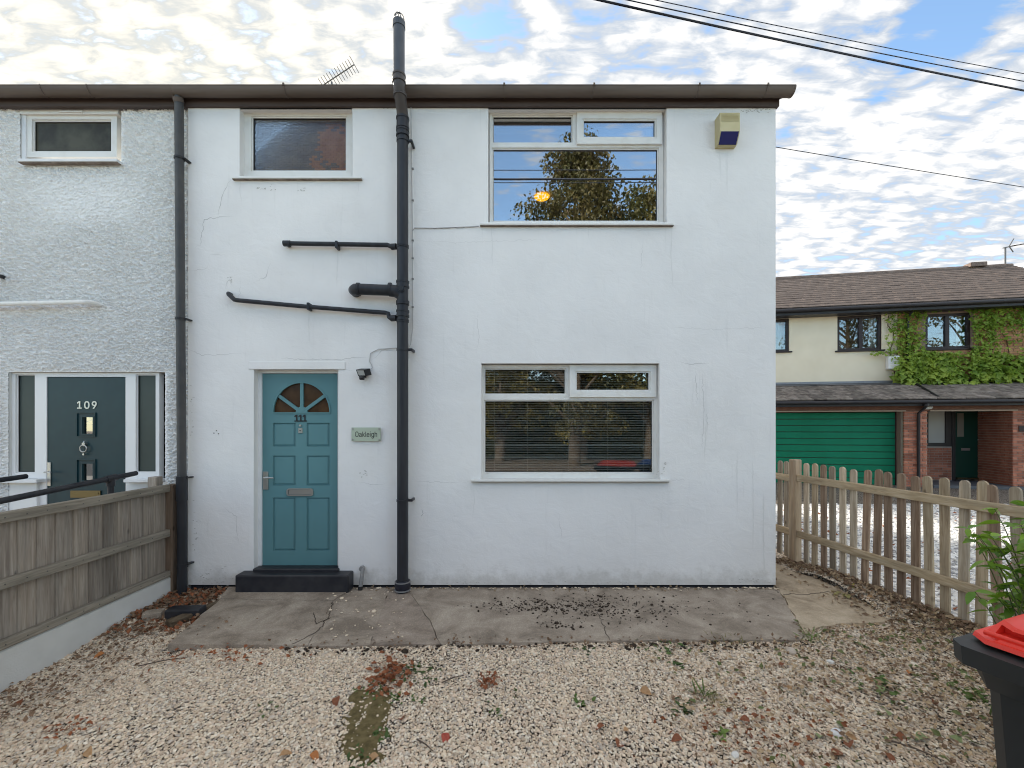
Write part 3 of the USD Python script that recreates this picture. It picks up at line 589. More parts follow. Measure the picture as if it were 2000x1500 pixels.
# scars of loose paint under the bath window, along the fascia and by the corner
flake = M('flaked_paint', (.42, .40, .37), (.60, .58, .55), scale=60, rough=.9)
r = np.random.default_rng(41)
fl = MB()
for cx_, cy_, sx, sy, n in ((517, 368, 22, 5, 16), (590, 370, 12, 5, 8), (725, 208, 26, 3, 24), (775, 210, 26, 3, 20), (1470, 216, 30, 4, 22), (1485, 213, 22, 3, 16), (430, 1135, 40, 9, 26), (410, 1120, 30, 14, 14), (450, 545, 6, 8, 8), (1300, 910, 8, 12, 8), (1290, 925, 8, 6, 6), (712, 925, 10, 12, 8), (1470, 1135, 40, 7, 22), (1200, 1138, 90, 4, 22), (950, 1138, 120, 4, 26), (380, 1040, 8, 50, 14), (376, 800, 5, 90, 16)):
    for k in range(n):
        X, Z = wx(cx_ + r.normal(0, sx * .5)), wz(cy_ + r.normal(0, sy * .5))
        a = np.sort(r.uniform(0, 2 * np.pi, 6)); rr = r.uniform(.3, 1, 6) * .010
        v = np.c_[X + rr * np.cos(a) * 1.5, np.full(6, D - .0015 - .0004 * r.random()), Z + rr * np.sin(a) * .7]
        fl.add(v, [[0, i, i + 1] for i in range(1, 5)])
part('flaked_patches', fl, flake, house, kind='stuff')

# things on and in the white house
lamp_m = usdkit.material(stage, LK + 'lamp_glow', {'e': ('emission', {'color': (1.0, .40, .0), 'strength': 1.5})}, [], surface='e.emission')
cl = thing('ceiling_light', 'round orange glowing ceiling light seen through the upper bedroom window', 'lamp', (.42, 5.9, ZT - .10))
prof = [(.0, -.035), (.05, -.033), (.085, -.024), (.105, -.008), (.108, .0), (.0, .0)]
part('shade', (lambda m: trimesh.Trimesh(np.array(m.vertices) + [.42, 5.9, ZT - .105], m.faces, process=False))(trimesh.creation.revolve(np.array(prof), sections=32)), lamp_m, cl, smooth=40)
part('ceiling_rose', MB().tube([(.42, 5.9, ZT - .104), (.42, 5.9, ZT - .091)], .05, 20), upvc_clean, cl, smooth=40)
tile_m = M('terracotta_tiles', (.70, .27, .08), (.88, .42, .16), scale=9, rough=.5)
tp = thing('tiled_panel', 'brown and orange tiled panel glimpsed behind the frosted bathroom window', 'panel', (-2.2, D + .30, 3.9))
grey_tile = M('brown_tiles', (.34, .22, .12), (.48, .33, .19), scale=9, rough=.5)
r = np.random.default_rng(33); brown_t, warm_t = MB(), MB()
for rr in range(27):
    for cc in range(20):
        X_, Z_ = wx(480, -.2) + (cc - .5 * (rr % 2)) * .060, wz(346, -.2) + rr * .0265
        u_, w_ = (X_ - wx(650, -.2)) / .20, (Z_ - wz(285, -.2)) / .20
        warm_ = u_ * u_ + w_ * w_ + r.normal(0, .28) < 1.0 or (X_ > wx(600, -.2) and Z_ < wz(310, -.2) and r.random() < .55)
        (warm_t if warm_ else brown_t).box(X_, X_ + .057, D + .20, D + .215, Z_, Z_ + .0240, .002)
part('brown_tiles', brown_t, grey_tile, tp, kind='stuff'); part('orange_tiles', warm_t, tile_m, tp, kind='stuff')
bl = thing('window_blind', 'pale venetian blind with bent slats inside the ground floor window', 'window blind', (wx(1110), D + .22, wz(925)))
slat_m = M('blind_slat', (.86, .83, .74), rough=.45)
zb0, zb1 = wz(932, -.22), wz(716, -.22); nsl = 46
bx0, bx1 = wx(938, -.22), wx(1284, -.22)
for k in range(nsl):
    z = zb0 + (zb1 - zb0) * (k + .5) / nsl
    tilt = math.radians(27 + 4 * math.sin(k * 1.7))
    if k in (2, 8, 13): tilt = math.radians(48)
    n = 13; xs = np.linspace(bx0, bx1, n); sag = np.zeros(n)
    if k in (33, 34): sag = -.022 * np.exp(-((xs - wx(1078, -.22)) / .09) ** 2)
    hw = .0125
    v = []
    for s_ in (-1, 1):
        for o in (-.0005, .0005): v.append(np.c_[xs, np.full(n, D + .142 + s_ * hw * math.cos(tilt)), z + sag - s_ * hw * math.sin(tilt) * -1 + o])
    v = np.vstack(v); f = []
    for k2_ in range(n - 1):
        for a, b in ((0, 1), (1, 3), (3, 2), (2, 0)): f.append([a * n + k2_, a * n + k2_ + 1, b * n + k2_ + 1, b * n + k2_])
    part('slat', MB().add(v, f), slat_m, bl)
for px in (966, 1030, 1109, 1183, 1253): part('ladder_cord', MB().tube([(wx(px, -.2), D + .127, zb0), (wx(px, -.2), D + .127, zb1)], .0022, 5), slat_m, bl)
part('bottom_rail', MB().box(bx0, bx1, D + .13, D + .155, zb0 - .018, zb0 - .004, .003), slat_m, bl)

# soil stack
bend_m = M('bend_plastic', (.055, .048, .046), (.075, .066, .062), scale=4, rough=.4)
def pipe(pts, r): return MB().tube(pts, r, 24)
sx = wx(786.5, .105); SY = D - .105; PR = .056
stack = thing('soil_stack', 'tall black plastic soil pipe with branch pipes up the front of the white house', 'drainpipe', (sx, SY, 0))
SYT = D - .245
zt1, zt0 = wz(175, .245), wz(232, .105)
sxt = sx
part('pipe', pipe([(sx, SY, .06), (sx, SY, zt0 - .02)], PR), black_pvc, stack, smooth=40)
ofs = [(sx, SY, zt0), (sx, SY, zt0 + .03), (sx, SY - .03, zt0 + .075), (sx, SYT + .03, zt0 + .165), (sx, SYT, zt0 + .21), (sx, SYT, zt0 + .26)]
part('offset_bend', pipe(ofs, PR + .001), bend_m, stack, smooth=60)
topz = wz(44, .245)
part('vent_pipe', pipe([(sx, SYT, zt0 + .25), (sx, SYT, topz)], PR), grey_pvc, stack, smooth=40)
cage = MB()
for a in np.arange(6) * math.pi / 3:
    cage.tube([(sx + math.cos(a) * .052 * math.cos(t), SYT + math.sin(a) * .052 * math.cos(t), topz + .010 + .085 * math.sin(t)) for t in np.linspace(0, math.pi / 2, 8)], .0035, 5)
cage.tube(arc((sx, SYT, topz + .010), .052, 0, 2 * math.pi, 20, 'xy'), .0035, 5).tube(arc((sx, SYT, topz + .058), .044, 0, 2 * math.pi, 20, 'xy'), .003, 5)
part('vent_cage', cage, grey_pvc, stack)
part('vent_socket', pipe([(sx, SYT, topz - .055), (sx, SYT, topz + .004)], PR + .005), grey_pvc, stack, smooth=40)
def collar(z, h, y=SY, m=black_pvc, extra=.010):
    b = pipe([(sx, y, z - h / 2), (sx, y, z + h / 2)], PR + extra * .55)
    for zz in (z - h / 2, z + h / 2): b.tube([(sx, y, zz - .009), (sx, y, zz + .009)], PR + extra, 24)
    part('collar', b, m, stack, smooth=40)
collar(zt0 + .29, .06, SYT, bend_m); collar(zt0 + .155, .01, SYT + .035, bend_m)
collar(zt0 - .05, .10); collar(zt0 - .15, .05)
collar(wz(556, .1), .05); collar(wz(592, .1), .02); collar(wz(613, .1), .05); collar(wz(482, .1), .01, extra=.006); collar(wz(627, .1), .01, extra=.006)
for py in (276, 683, 977):
    part('bracket', MB().tube([(sx, SY, wz(py, .1) - .012), (sx, SY, wz(py, .1) + .012)], PR + .006, 24).box(sx + PR - .005, sx + PR + .045, SY - .010, SY + .012, wz(py, .1) - .013, wz(py, .1) + .013, .003).box(sx + PR + .022, sx + PR + .045, SY, D, wz(py, .1) - .013, wz(py, .1) + .013, .003), black_pvc, stack, smooth=35)
part('shoe', MB().tube([(sx, SY, -.03), (sx, SY, .015), (sx, SY, .03), (sx, SY, .075), (sx, SY, .095), (sx, SY, .115), (sx, SY, .130)], [.058, .060, .074, .080, .080, .074, .066], 24), M('shoe_plastic', (.012, .013, .020), rough=.35), stack, smooth=50)
part('sealing_ring', MB().tube([(sx, SY, .030), (sx, SY, .042)], .083, 24).tube([(sx, SY, .112), (sx, SY, .121)], .079, 24), M('ring_grey', (.22, .22, .22), rough=.6), stack, smooth=40)
zb = wz(567, .1)
bx = wx(690, .09)
part('branch_pipe', MB().tube([(bx, D - .005, zb + .012), (bx, SY + .035, zb + .012), (bx + .022, SY + .008, zb + .011), (bx + .06, SY, zb + .010), (sx - .02, SY, zb - .006)], PR - .001, 24), black_pvc, stack, smooth=50)
for px in (698, 760): part('branch_collar', MB().tube([(wx(px, .1), SY, zb + .009), (wx(px + 5, .1), SY, zb + .008)], PR + .009, 24), black_pvc, stack, smooth=40)
part('branch_saddle', MB().tube([(wx(762, .1), SY, zb - .004), (wx(772, .1), SY, zb - .012), (wx(778, .1), SY, zb - .03), (sx, SY, zb - .07)], [PR + .004, PR + .002, PR, PR * .9], 24).tube([(sx, SY - PR * .9, zb - .002), (sx, SY - PR - .012, zb - .002)], .034, 20), black_pvc, stack, smooth=40)
part('access_plug', MB().tube([(sx, SY - PR - .012, zb - .002), (sx, SY - PR - .018, zb - .002)], .022, 16), dark, stack, smooth=35)
# waste pipes
r2 = .0225; wy = D - .05
z1, z2 = wz(475.5, .05), wz(478.5, .05)
part('waste_pipe', MB().tube([(wx(560, .05), D - .002, z1), (wx(560, .05), wy + .012, z1), (wx(562, .05), wy, z1), (wx(572, .05), wy, z1), (wx(757, .05), wy, z2), (wx(762, .05), wy, z2 - .012), (wx(764, .05), wy - .01, z2 - .022), (sx, SY + .02, z2 - .03)], r2, 16), black_pvc, stack, smooth=60)
part('waste_elbow', MB().tube([(wx(554, .05), wy, z1), (wx(567, .05), wy, z1)], .030, 18), black_pvc, stack, smooth=40)
part('waste_socket', MB().tube([(wx(766, .05), SY + .03, z2 - .03), (wx(776, .05), SY + .02, z2 - .03)], .031, 18), black_pvc, stack, smooth=40)
part('waste_clip', MB().box(wx(656, .05), wx(661, .05), wy - .028, D, wz(486, .05), wz(472, .05), .004), black_pvc, stack)
z3, z4 = wz(577, .05), wz(610, .05)
part('waste_pipe', MB().tube([(wx(445, .05), D - .002, wz(573, .05)), (wx(445, .05), wy + .01, wz(573, .05)), (wx(447, .05), wy, wz(575, .05)), (wx(458, .05), wy, wz(585.5, .05)), (wx(464, .05), wy, wz(586.5, .05)), (wx(600, .05), wy, wz(599, .05)), (wx(752, .05), wy, z4 - .004), (wx(758, .05), wy, z4 - .012), (wx(760, .05), wy, z4 - .05), (wx(764, .05), wy - .01, z4 - .068), (sx, SY + .02, z4 - .068)], r2, 16), black_pvc, stack, smooth=60)
part('waste_clip', MB().box(wx(601, .05), wx(606, .05), wy - .028, D, wz(606, .05), wz(592, .05), .004), black_pvc, stack)
part('waste_socket', MB().tube([(wx(765, .05), SY + .03, z4 - .068), (wx(776, .05), SY + .02, z4 - .068)], .031, 18), black_pvc, stack, smooth=40)

# small things on the facade
ab = thing('alarm_box', 'cream burglar alarm box with blue lower lens high on the white wall', 'alarm box', (wx(1418), D, wz(262)))
d = .115
ax0, ax1 = wx(1396), wx(1433.5); az1 = wz(235); az0 = wz(291)
fx0, fx1 = wx(1408, d), wx(1437, d)
fx0, fx1 = ax0 + .004, ax1 - .004
cream_m = M('cream_plastic', (.50, .44, .24), (.55, .49, .29), scale=6, rough=.45)
zs = [az0, az0 + .075, az1 - .10]
pf = Polygon([(0, az1), (-d * .92, az1), (-d, az1 - .01), (-d, az0 + .105), (-d * .55, az0 + .012), (-d * .3, az0), (0, az0)])
m = trimesh.creation.extrude_polygon(pf, ax1 - ax0, engine='earcut'); v = np.array(m.vertices)
part('case', trimesh.Trimesh(np.c_[ax0 + v[:, 2], D + v[:, 0], v[:, 1]], m.faces, process=False), cream_m, ab)
pf2 = Polygon([(-d - .003, az0 + .10), (-d - .001, az0 + .104), (-d * .5, az0 + .104), (-d * .5, az0 + .004), (-d * .56, az0 + .006)])
m = trimesh.creation.extrude_polygon(pf2, ax1 - ax0 - .022, engine='earcut'); v = np.array(m.vertices)
part('lens', trimesh.Trimesh(np.c_[ax0 + .011 + v[:, 2], D + v[:, 0], v[:, 1]], m.faces, process=False), M('blue_lens', (.006, .010, .085), rough=.2), ab)
for k in range(7): part('louvre', MB().box(ax0 + .012, ax1 - .012, D - d - .004, D - d, az1 - .020 - k * .012, az1 - .014 - k * .012, .001), cream_m, ab)
np_ = thing('name_plate', 'pale green glass house name plate with dark lettering beside the teal door', 'sign', (wx(715), D, wz(848)))
part('plate', MB().box(wx(686.5, .02), wx(743.5, .02), D - .022, D - .014, wz(861.5, .02), wz(835, .02), .002), M('sage_glass', (.44, .50, .40), rough=.25), np_)
t_ = text('Oakleigh', 693.5, 843, 853.2, .0222, dark, np_, 'lettering', False, 736.5, .0012)
for px in (689.5, 740.5):
    for py in (838, 858.5): part('stud', MB().tube([(wx(px, .02), D, wz(py, .02)), (wx(px, .02), D - .027, wz(py, .02))], .009, 14), steel, np_, smooth=35)
fl_ = thing('security_light', 'small black security floodlight with motion sensor right of the door lintel', 'floodlight', (wx(706), D, wz(730)))
v8 = np.array([[wx(695, .1), D - .10, wz(722, .1)], [wx(712, .1), D - .10, wz(722, .1)], [wx(714, .1), D - .075, wz(734, .1)], [wx(698, .1), D - .075, wz(734, .1)]])
off = np.array([.035, .055, .02])
part('lamp_head', MB().add(np.vstack([v8, v8 * 1 + off]), [[0, 1, 2, 3], [7, 6, 5, 4], [0, 4, 5, 1], [1, 5, 6, 2], [2, 6, 7, 3], [3, 7, 4, 0]]), dark, fl_)
vi = v8.mean(0) + (v8 - v8.mean(0)) * .78 + [-.001, -.003, 0]
part('lamp_lens', MB().add(np.vstack([vi, vi + [0, .003, 0]]), [[0, 1, 2, 3], [0, 4, 5, 1], [2, 6, 7, 3]]), M('lamp_lens', (.4, .4, .38), rough=.15), fl_)
part('arm', MB().tube([(wx(708), D, wz(731)), (wx(708), D - .05, wz(731)), (wx(708, .06), D - .06, wz(737, .06))], .011, 10).box(wx(703), wx(716), D - .03, D, wz(738), wz(722), .004), dark, fl_, smooth=40)
part('sensor', MB().tube([(wx(707, .07), D - .075, wz(733, .07)), (wx(707, .07), D - .072, wz(738, .07)), (wx(707, .07), D - .07, wz(742, .07))], [.010, .030, .022], 16), dark, fl_, smooth=40)
cb = thing('alarm_cable', 'thin pale cable clipped to the white wall beside the soil pipe', 'cable', (wx(805), D, wz(440)))
cy = D - .008
def cable(px, rr=.0042): return MB().tube([(wx(a), cy, wz(b)) for a, b in px], rr, 6)
part('vertical_run', cable([(803, 210), (804, 262), (805.5, 380), (806, 452), (806.5, 560), (807, 640), (803, 672), (795, 684)]), cable_m, cb)
part('side_run', cable([(806, 452), (810, 446), (850, 446.5), (935, 443)], .0038), M('grey_cable', (.30, .30, .30), rough=.6), cb)
part('lamp_run', cable([(775, 680), (740, 682), (724, 690), (722, 706), (726, 712), (728, 719), (722, 722), (716, 726)]), cable_m, cb)
clip_m = M('clip_grey', (.25, .25, .25))
for py in (330, 392, 470, 505, 545, 600): part('clip', MB().box(wx(804.5), wx(808.5), cy - .006, D, wz(py + 1.5), wz(py - 1.5), .001), clip_m, cb)
op = thing('overflow_pipe', 'short grey bent waste pipe low on the wall right of the doorstep', 'pipe', (wx(706), D, 0))
gp_m = M('light_grey_pipe', (.24, .24, .24), (.34, .33, .32), scale=20, rough=.55)
part('pipe', MB().tube([(wx(709), D, wz(1108)), (wx(709, .03), D - .03, wz(1108)), (wx(708.5, .05), D - .045, wz(1112, .05)), (wx(704, .06), D - .06, .035)], .020, 14), gp_m, op, smooth=60)
part('elbow', MB().tube([(wx(709), D - .012, wz(1108)), (wx(709), D - .05, wz(1108.5))], .026, 14), gp_m, op, smooth=40)
part('spigot', MB().tube([(wx(704, .06), D - .06, .05), (wx(703.5, .06), D - .062, -.02)], .024, 14), dark, op, smooth=40)
mb = thing('meter_box', 'small dark brown box low on the corner of the white house', 'box', (XR + .03, 4.75, .2))
part('case', MB().box(XR, XR + .075, 4.60, 4.95, .10, .32, .008), M('brown_box', (.045, .030, .032), rough=.5), mb)
part('lid', MB().box(XR + .0755, XR + .085, 4.62, 4.93, .115, .305, .003), M('brown_box_lid', (.06, .042, .042), rough=.5), mb)
an = thing('roof_aerial', 'television aerial with short cross rods above the roof of the houses', 'aerial', (-3.6, 8.0, 7.0))
def at(px, py, y): return np.array([(px - 1000) / F * y, y, E - (py - H0) / F * y])
a0, a1 = at(630, 167, 8.0), at(692, 126, 8.0)
metal = M('aerial_metal', (.16, .155, .15), rough=.4, metallic=.6)
part('boom', MB().tube([a0 - (a1 - a0) * .06, a1], .010, 6), metal, an)
for k in range(13):
    c = a0 + (a1 - a0) * (k / 12); w = .075 if k < 12 else .09
    part('rod', MB().tube([c - np.array([.045, .12, -.06]) * w / .09, c + np.array([.045, .12, -.06]) * w / .09], .006, 5), metal, an)
mb0 = at(648, 160, 8.0); part('mast', MB().tube([mb0, [mb0[0], mb0[1], ZT + 1.6]], .018, 8), metal, an)

# ------------------------------------------------------------------ left neighbour (number 109)
XL2 = -6.4; YR = D + .035
nb = thing('roughcast_house', 'white roughcast neighbouring house with dark teal front door on the left', 'house', ((XL2 + XL) / 2, D + 3, 0))
o_win = sbox(wx(32), wz(316), wx(229), wz(209) - .004)
o_dr = sbox(wx(8), wz(1090), wx(316), wz(726))
body2 = sbox(XL2, -.35, XL - .003, ZT)
part('wall', MB().prism_xz(body2.difference(unary_union([o_win, o_dr])), YR + .012, YR + .26), plinth_white, nb)
step = .0070
xs = np.arange(XL2, XL - .003, step); zs_ = np.arange(-.3, ZT, step)
GXx, GZz = np.meshgrid(xs, zs_, indexing='ij')
P3 = np.stack([GXx, 0 * GXx, GZz], -1)
peb = meshkit.noise(P3 * 60, 2) * .55 + meshkit.noise(P3 * 100, 3) * .45
patch = np.exp(-(((GXx - wx(165)) / .58) ** 4 + ((GZz - wz(385)) / .27) ** 4))
peb = np.clip((peb - .33) * 2.6, 0, 1)
rough_ = (peb * .029) * (1 - .6 * patch) + patch * (.006 + .020 * np.abs(meshkit.fbm(P3 * np.array([7, 1, 11]), 3, 8) - .5))
rough_ += (meshkit.fbm(P3 * 1.5, 3, 5) - .5) * .012
edge = np.minimum.reduce([np.abs(np.clip(GXx, o_win.bounds[0], o_win.bounds[2]) - GXx) + np.abs(np.clip(GZz, o_win.bounds[1], o_win.bounds[3]) - GZz), np.abs(np.clip(GXx, o_dr.bounds[0], o_dr.bounds[2]) - GXx) + np.abs(np.clip(GZz, o_dr.bounds[1], o_dr.bounds[3]) - GZz)])
rough_ *= .25 + .75 * smooth01(edge / .05)
rv = np.c_[GXx.ravel(), (YR + .008 - rough_).ravel(), GZz.ravel()]
nz_ = len(zs_)
i1, j1 = np.meshgrid(np.arange(len(xs) - 1), np.arange(nz_ - 1), indexing='ij')
cxm, czm = xs[i1] + step / 2, zs_[j1] + step / 2
def inb(b): return (cxm > b.bounds[0] - step * .3) & (cxm < b.bounds[2] + step * .3) & (czm > b.bounds[1] - step * .3) & (czm < b.bounds[3] + step * .3)
ok = ~(inb(o_win) | inb(o_dr))
qd = np.stack([i1 * nz_ + j1, (i1 + 1) * nz_ + j1, (i1 + 1) * nz_ + j1 + 1, i1 * nz_ + j1 + 1], -1)[ok]
part('roughcast', (rv, qd), rough_white, nb, smooth=True)
part('back_wall', MB().box(XL2, XL - .13, D + 6.7, D + 7.0, -.3, ZT), plinth_white, nb)
part('partition', MB().box(XL2, XL - .13, D + 1.6, D + 1.7, -.3, ZT), interior, nb)
part('floor', MB().box(XL2, XL - .13, D + .3, D + 1.59, 2.4, 2.6), interior, nb)
part('side_wall', MB().box(XL2 - .25, XL2, D + .04, D + 7.0, -.3, ZT), plinth_white, nb)
part('roof', roof_mesh(XL2 - .1, wx(349) - .002), slate, nb)
g2 = gutter(XL2 - .1, wx(349, .05) - .002, nb, 2)
part('fascia', fascia_mesh(XL2 - .1, wx(349) - .002), fascia_m, nb)
for px in (90, 180): part('gutter_bracket', MB().tube([(wx(px, .1), GC[0] + (GR + .003) * math.cos(a), GC[1] + (GR + .003) * math.sin(a)) for a in np.linspace(math.pi * .97, math.pi * 2, 9)], .004, 6), gutter_m, g2)
R2 = -.06
w4 = frame(nb, rect(50, 222, 228, 307, R2), [rect(62, 233, 217, 296, R2)], D + .06, mat=upvc, pane_mat=M('brown_obscure_glass', (.040, .036, .024), (.085, .080, .055), scale=5, rough=.25, spec=.25, bump=.3, bscale=60))
part('head_strip', MB().box(wx(38, -.03), wx(230, -.03), D + .03, D + .12, wz(222, -.03), wz(209.5, -.03), .003), upvc, w4)
part('side_strip', MB().box(wx(34, -.05), wx(50.5, -.05), D + .05, D + .12, wz(312, -.05), wz(222, -.05), .003), paint_white, w4)
part('trickle_vent', MB().box(wx(115, -.02), wx(161, -.02), D + .018, D + .029, wz(219, -.02), wz(216, -.02), .002), upvc, w4)
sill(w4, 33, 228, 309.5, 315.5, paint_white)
R3 = -.07; YE = D + .07
ent = frame(nb, rect(14, 728, 311, 1090, R3).difference(unary_union([rect(0, 934, 74, 1100, R3), rect(245, 936, 320, 1100, R3), rect(91, 736, 245, 1089, R3)])), [rect(30, 731, 68, 924, R3), rect(265, 731, 304, 923, R3)], YE, mat=upvc_clean, name='door_frame', bead=.010, pane_mat=dim_glass)
# door of number 109
YL = D + .078; ld = -.078
l9 = rect(92, 737, 244, 1088, ld)
sq = [rect(151, 806, 188, 853, ld), rect(151, 897, 188, 945, ld)]
sqi = [rect(161, 814, 183, 848, ld), rect(161, 905, 183, 939, ld)]
d9 = part('door', MB().prism_xz(l9.difference(unary_union(sqi)), YL, YL + .044), navy, nb)
for a, b in zip(sq, sqi):
    part('window_moulding', MB().prism_xz(a.difference(a.buffer(-.007, join_style=2)), YL - .012, YL - .0002).prism_xz(b.buffer(.008, join_style=2).difference(b.buffer(-.004, join_style=2)), YL - .008, YL - .0003), navy, d9)
    part('pane', MB().prism_xz(b.buffer(.004, join_style=2), YL + .016, YL + .022), win_glass, d9)
digits('109', (156, 170.5, 185), 784, 798, .0005 + ld, steel, d9)
kx = wx(168, ld)
part('knocker', MB().tube([(kx, YL, wz(867, ld)), (kx, YL - .03, wz(867, ld))], .016, 14).tube([(kx, YL - .02, wz(861, ld)), (kx, YL - .022, wz(866, ld)), (kx, YL - .02, wz(871, ld))], [.004, .010, .008], 10).tube(arc((kx, YL - .028, wz(876, ld)), .036, 0, 2 * math.pi, 24), [.0065] * 24, 8, False).tube([(kx, YL - .012, wz(887, ld)), (kx, YL - .030, wz(887, ld))], .011, 10), steel, d9, smooth=50)
part('handle', MB().box(wx(93.5, ld), wx(100.5, ld), YL - .009, YL, wz(949, ld), wz(903, ld), .003).tube([(wx(97, ld), YL - .005, wz(921.5, ld)), (wx(97, ld), YL - .05, wz(921.5, ld)), (wx(111, ld), YL - .055, wz(921.5, ld))], .008, 10), steel, d9, smooth=40)
part('letterbox', MB().box(wx(139, ld), wx(198, ld), YL - .012, YL, wz(972, ld), wz(958, ld), .005).box(wx(142, ld), wx(195, ld), YL - .016, YL - .012, wz(965, ld), wz(961.5, ld), .002), brass, d9)
part('dwarf_wall', MB().box(wx(-60), wx(73, -.05), D + .045, D + .2, -.35, wz(940, -.05), .004), rough_white, nb)
part('dwarf_wall', MB().box(wx(245.5, -.05), wx(318), D + .045, D + .2, -.35, wz(941, -.05), .004), rough_white, nb)
part('sill', MB().box(wx(-10, .0), wx(75, .0), D - .02, D + .12, wz(943), wz(936), .004), paint_white, nb)
part('sill', MB().box(wx(243.5, .0), wx(312, .0), D - .02, D + .12, wz(942), wz(936), .005), upvc_clean, nb)
top('waste_pipe', MB().tube([(wx(-40, .06), D - .075, wz(595.5, .06)), (wx(166, .06), D - .075, wz(590.5, .06)), (wx(174, .06), D - .075, wz(590.5, .06)), (wx(180, .055), D - .045, wz(591, .05)), (wx(181, .05), D + .03, wz(591, .05))], .0225, 14).box(wx(60, .06), wx(64, .06), D - .06, D + .03, wz(597, .06), wz(593, .06)), M('white_pipe', (.84, .83, .80), (.76, .74, .70), scale=6, rough=.4), 'white plastic waste pipe across the roughcast wall', 'pipe', smooth=50)
top('overflow_pipe', MB().tube([(wx(-9, .05), D + .03, wz(540)), (wx(-9, .05), D - .05, wz(540)), (wx(-4, .05), D - .055, wz(545, .05))], .02, 12), dark, 'black pipe end at the left edge of the roughcast wall', 'pipe', smooth=50)
dp = thing('downpipe', 'dark grey rainwater downpipe between the roughcast and the smooth white house', 'drainpipe', (wx(352, .08), D - .07, 0))
dy = D - .075
def dpx(py): return wx(349.5 + (py - 190) * 7.5 / 985, .075)
part('pipe', MB().tube([(dpx(190), dy, wz(186, .075)), (dpx(560), dy, wz(560, .075)), (dpx(940), dy, wz(940, .075))], .040, 20), iron, dp, smooth=40)
part('lower_pipe', MB().tube([(dpx(950), dy, wz(940, .075)), (dpx(1050), dy, wz(1050, .075)), (dpx(1165), dy - .01, -.075)], .044, 20), black_pvc, dp, smooth=40)
part('socket', MB().tube([(dpx(940), dy, wz(978, .075)), (dpx(940), dy, wz(930, .075))], .050, 20), black_pvc, dp, smooth=40)
part('socket', MB().tube([(dpx(1100), dy, wz(1108, .075)), (dpx(1100), dy, wz(1100, .075))], .049, 20), black_pvc, dp, smooth=40)
for py in (310, 623, 933, 1102): part('bracket', MB().tube([(dpx(py), dy, wz(py, .07) - .010), (dpx(py), dy, wz(py, .07) + .010)], .048, 18).box(dpx(py) + .03, dpx(py) + .066, dy - .008, D + .03, wz(py, .07) - .008, wz(py, .07) + .008, .003), dark, dp, smooth=40)
part('outlet', MB().tube([(dpx(190), GC[0] , GC[1] - GR - .01), (dpx(190), dy, wz(200, .075))], .046, 18), gutter_m, dp, smooth=40)

# handrails of the left neighbour
def rail(name, label, pts, posts):
    t = thing(name, label, 'handrail', (pts[0][0], pts[0][1], 0))
    part('rail', MB().tube(pts, .024, 14), black_paint, t, smooth=40)
    for p in posts:
        part('post', MB().tube([(p[0], p[1], -.2), (p[0], p[1], p[2] + .01)], .024, 14), black_paint, t, smooth=40)
        part('fitting', MB().tube([(p[0], p[1], p[2] - .07), (p[0], p[1], p[2] + .01)], .033, 14).tube([(p[0], p[1] - .05, p[2] - .006), (p[0], p[1] + .05, p[2] + .006)], .032, 14), black_paint, t, smooth=40)
rail('handrail', 'black tubular handrail rising in front of the dark teal door behind the timber fence', [(-3.80, 2.0, 1.10), (-3.79, 3.07, 1.14), (-3.78, 4.22, 1.225)], [(-3.785, 3.96, 1.205)])
rail('handrail', 'black tubular handrail end at the far left below the sidelight sill', [(-4.78, 2.6, 1.13), (-4.78, 4.13, 1.205)], [(-4.78, 3.2, 1.16)])

# ------------------------------------------------------------------ left boundary: rendered kerb wall with timber fence
FXL = -3.476
lw = top('boundary_wall', MB().box(FXL - .16, FXL, 1.0, D - .07, -.4, .165, .012), plinth_white, 'low grey rendered wall under the timber boarded fence', 'wall')
bf = thing('timber_fence', 'weathered brown boarded fence standing on the low rendered wall', 'fence', (FXL - .03, 3.0, .16))
fw1 = wood('fence_board', (.215, .18, .15), (.30, .265, .228), (.39, .35, .305), 'z', .30)
fw2 = wood('fence_rail', (.21, .188, .15), (.30, .27, .225), (.38, .35, .30), 'y', .15)
y = D - .115; r = np.random.default_rng(17)
while y > 1.0:
    w = .128 + r.uniform(-.008, .008)
    hz = 1.075 + r.uniform(-.006, .004)
    v, f = cbox(-.009, .009, -w / 2 - .01, w / 2 + .01, .172, hz, .003)
    v = v @ Rz(math.radians(5.5)).T + np.array([FXL - .055, y - w / 2, 0])
    part('board', MB().add(v, f), fw1, bf); y -= w
for z0, z1, t in ((1.032, 1.108, .0), (.578, .650, .0), (.170, .232, .004)):
    part('rail', MB().box(FXL - .042, FXL + .004 + t, 1.0, D - .115, z0, z1, .006), fw2, bf)
    nl = MB()
    for yy in np.arange(D - .2, 1.2, -.131): nl.tube([(FXL - .036 + .040, yy, (z0 + z1) / 2), (FXL + .0065 + t, yy, (z0 + z1) / 2)], .004, 6)
    part('nails', nl, iron, bf, kind='stuff')
part('post', MB().box(FXL - .06, FXL + .018, D - .112, D - .03, -.3, 1.10, .006), wood('fence_post', (.12, .085, .06), (.16, .115, .085), (.20, .15, .11), 'z'), bf)
part('post', MB().box(FXL - .16, FXL - .075, D - .20, D - .11, -.3, 1.19, .006), fw1, bf)

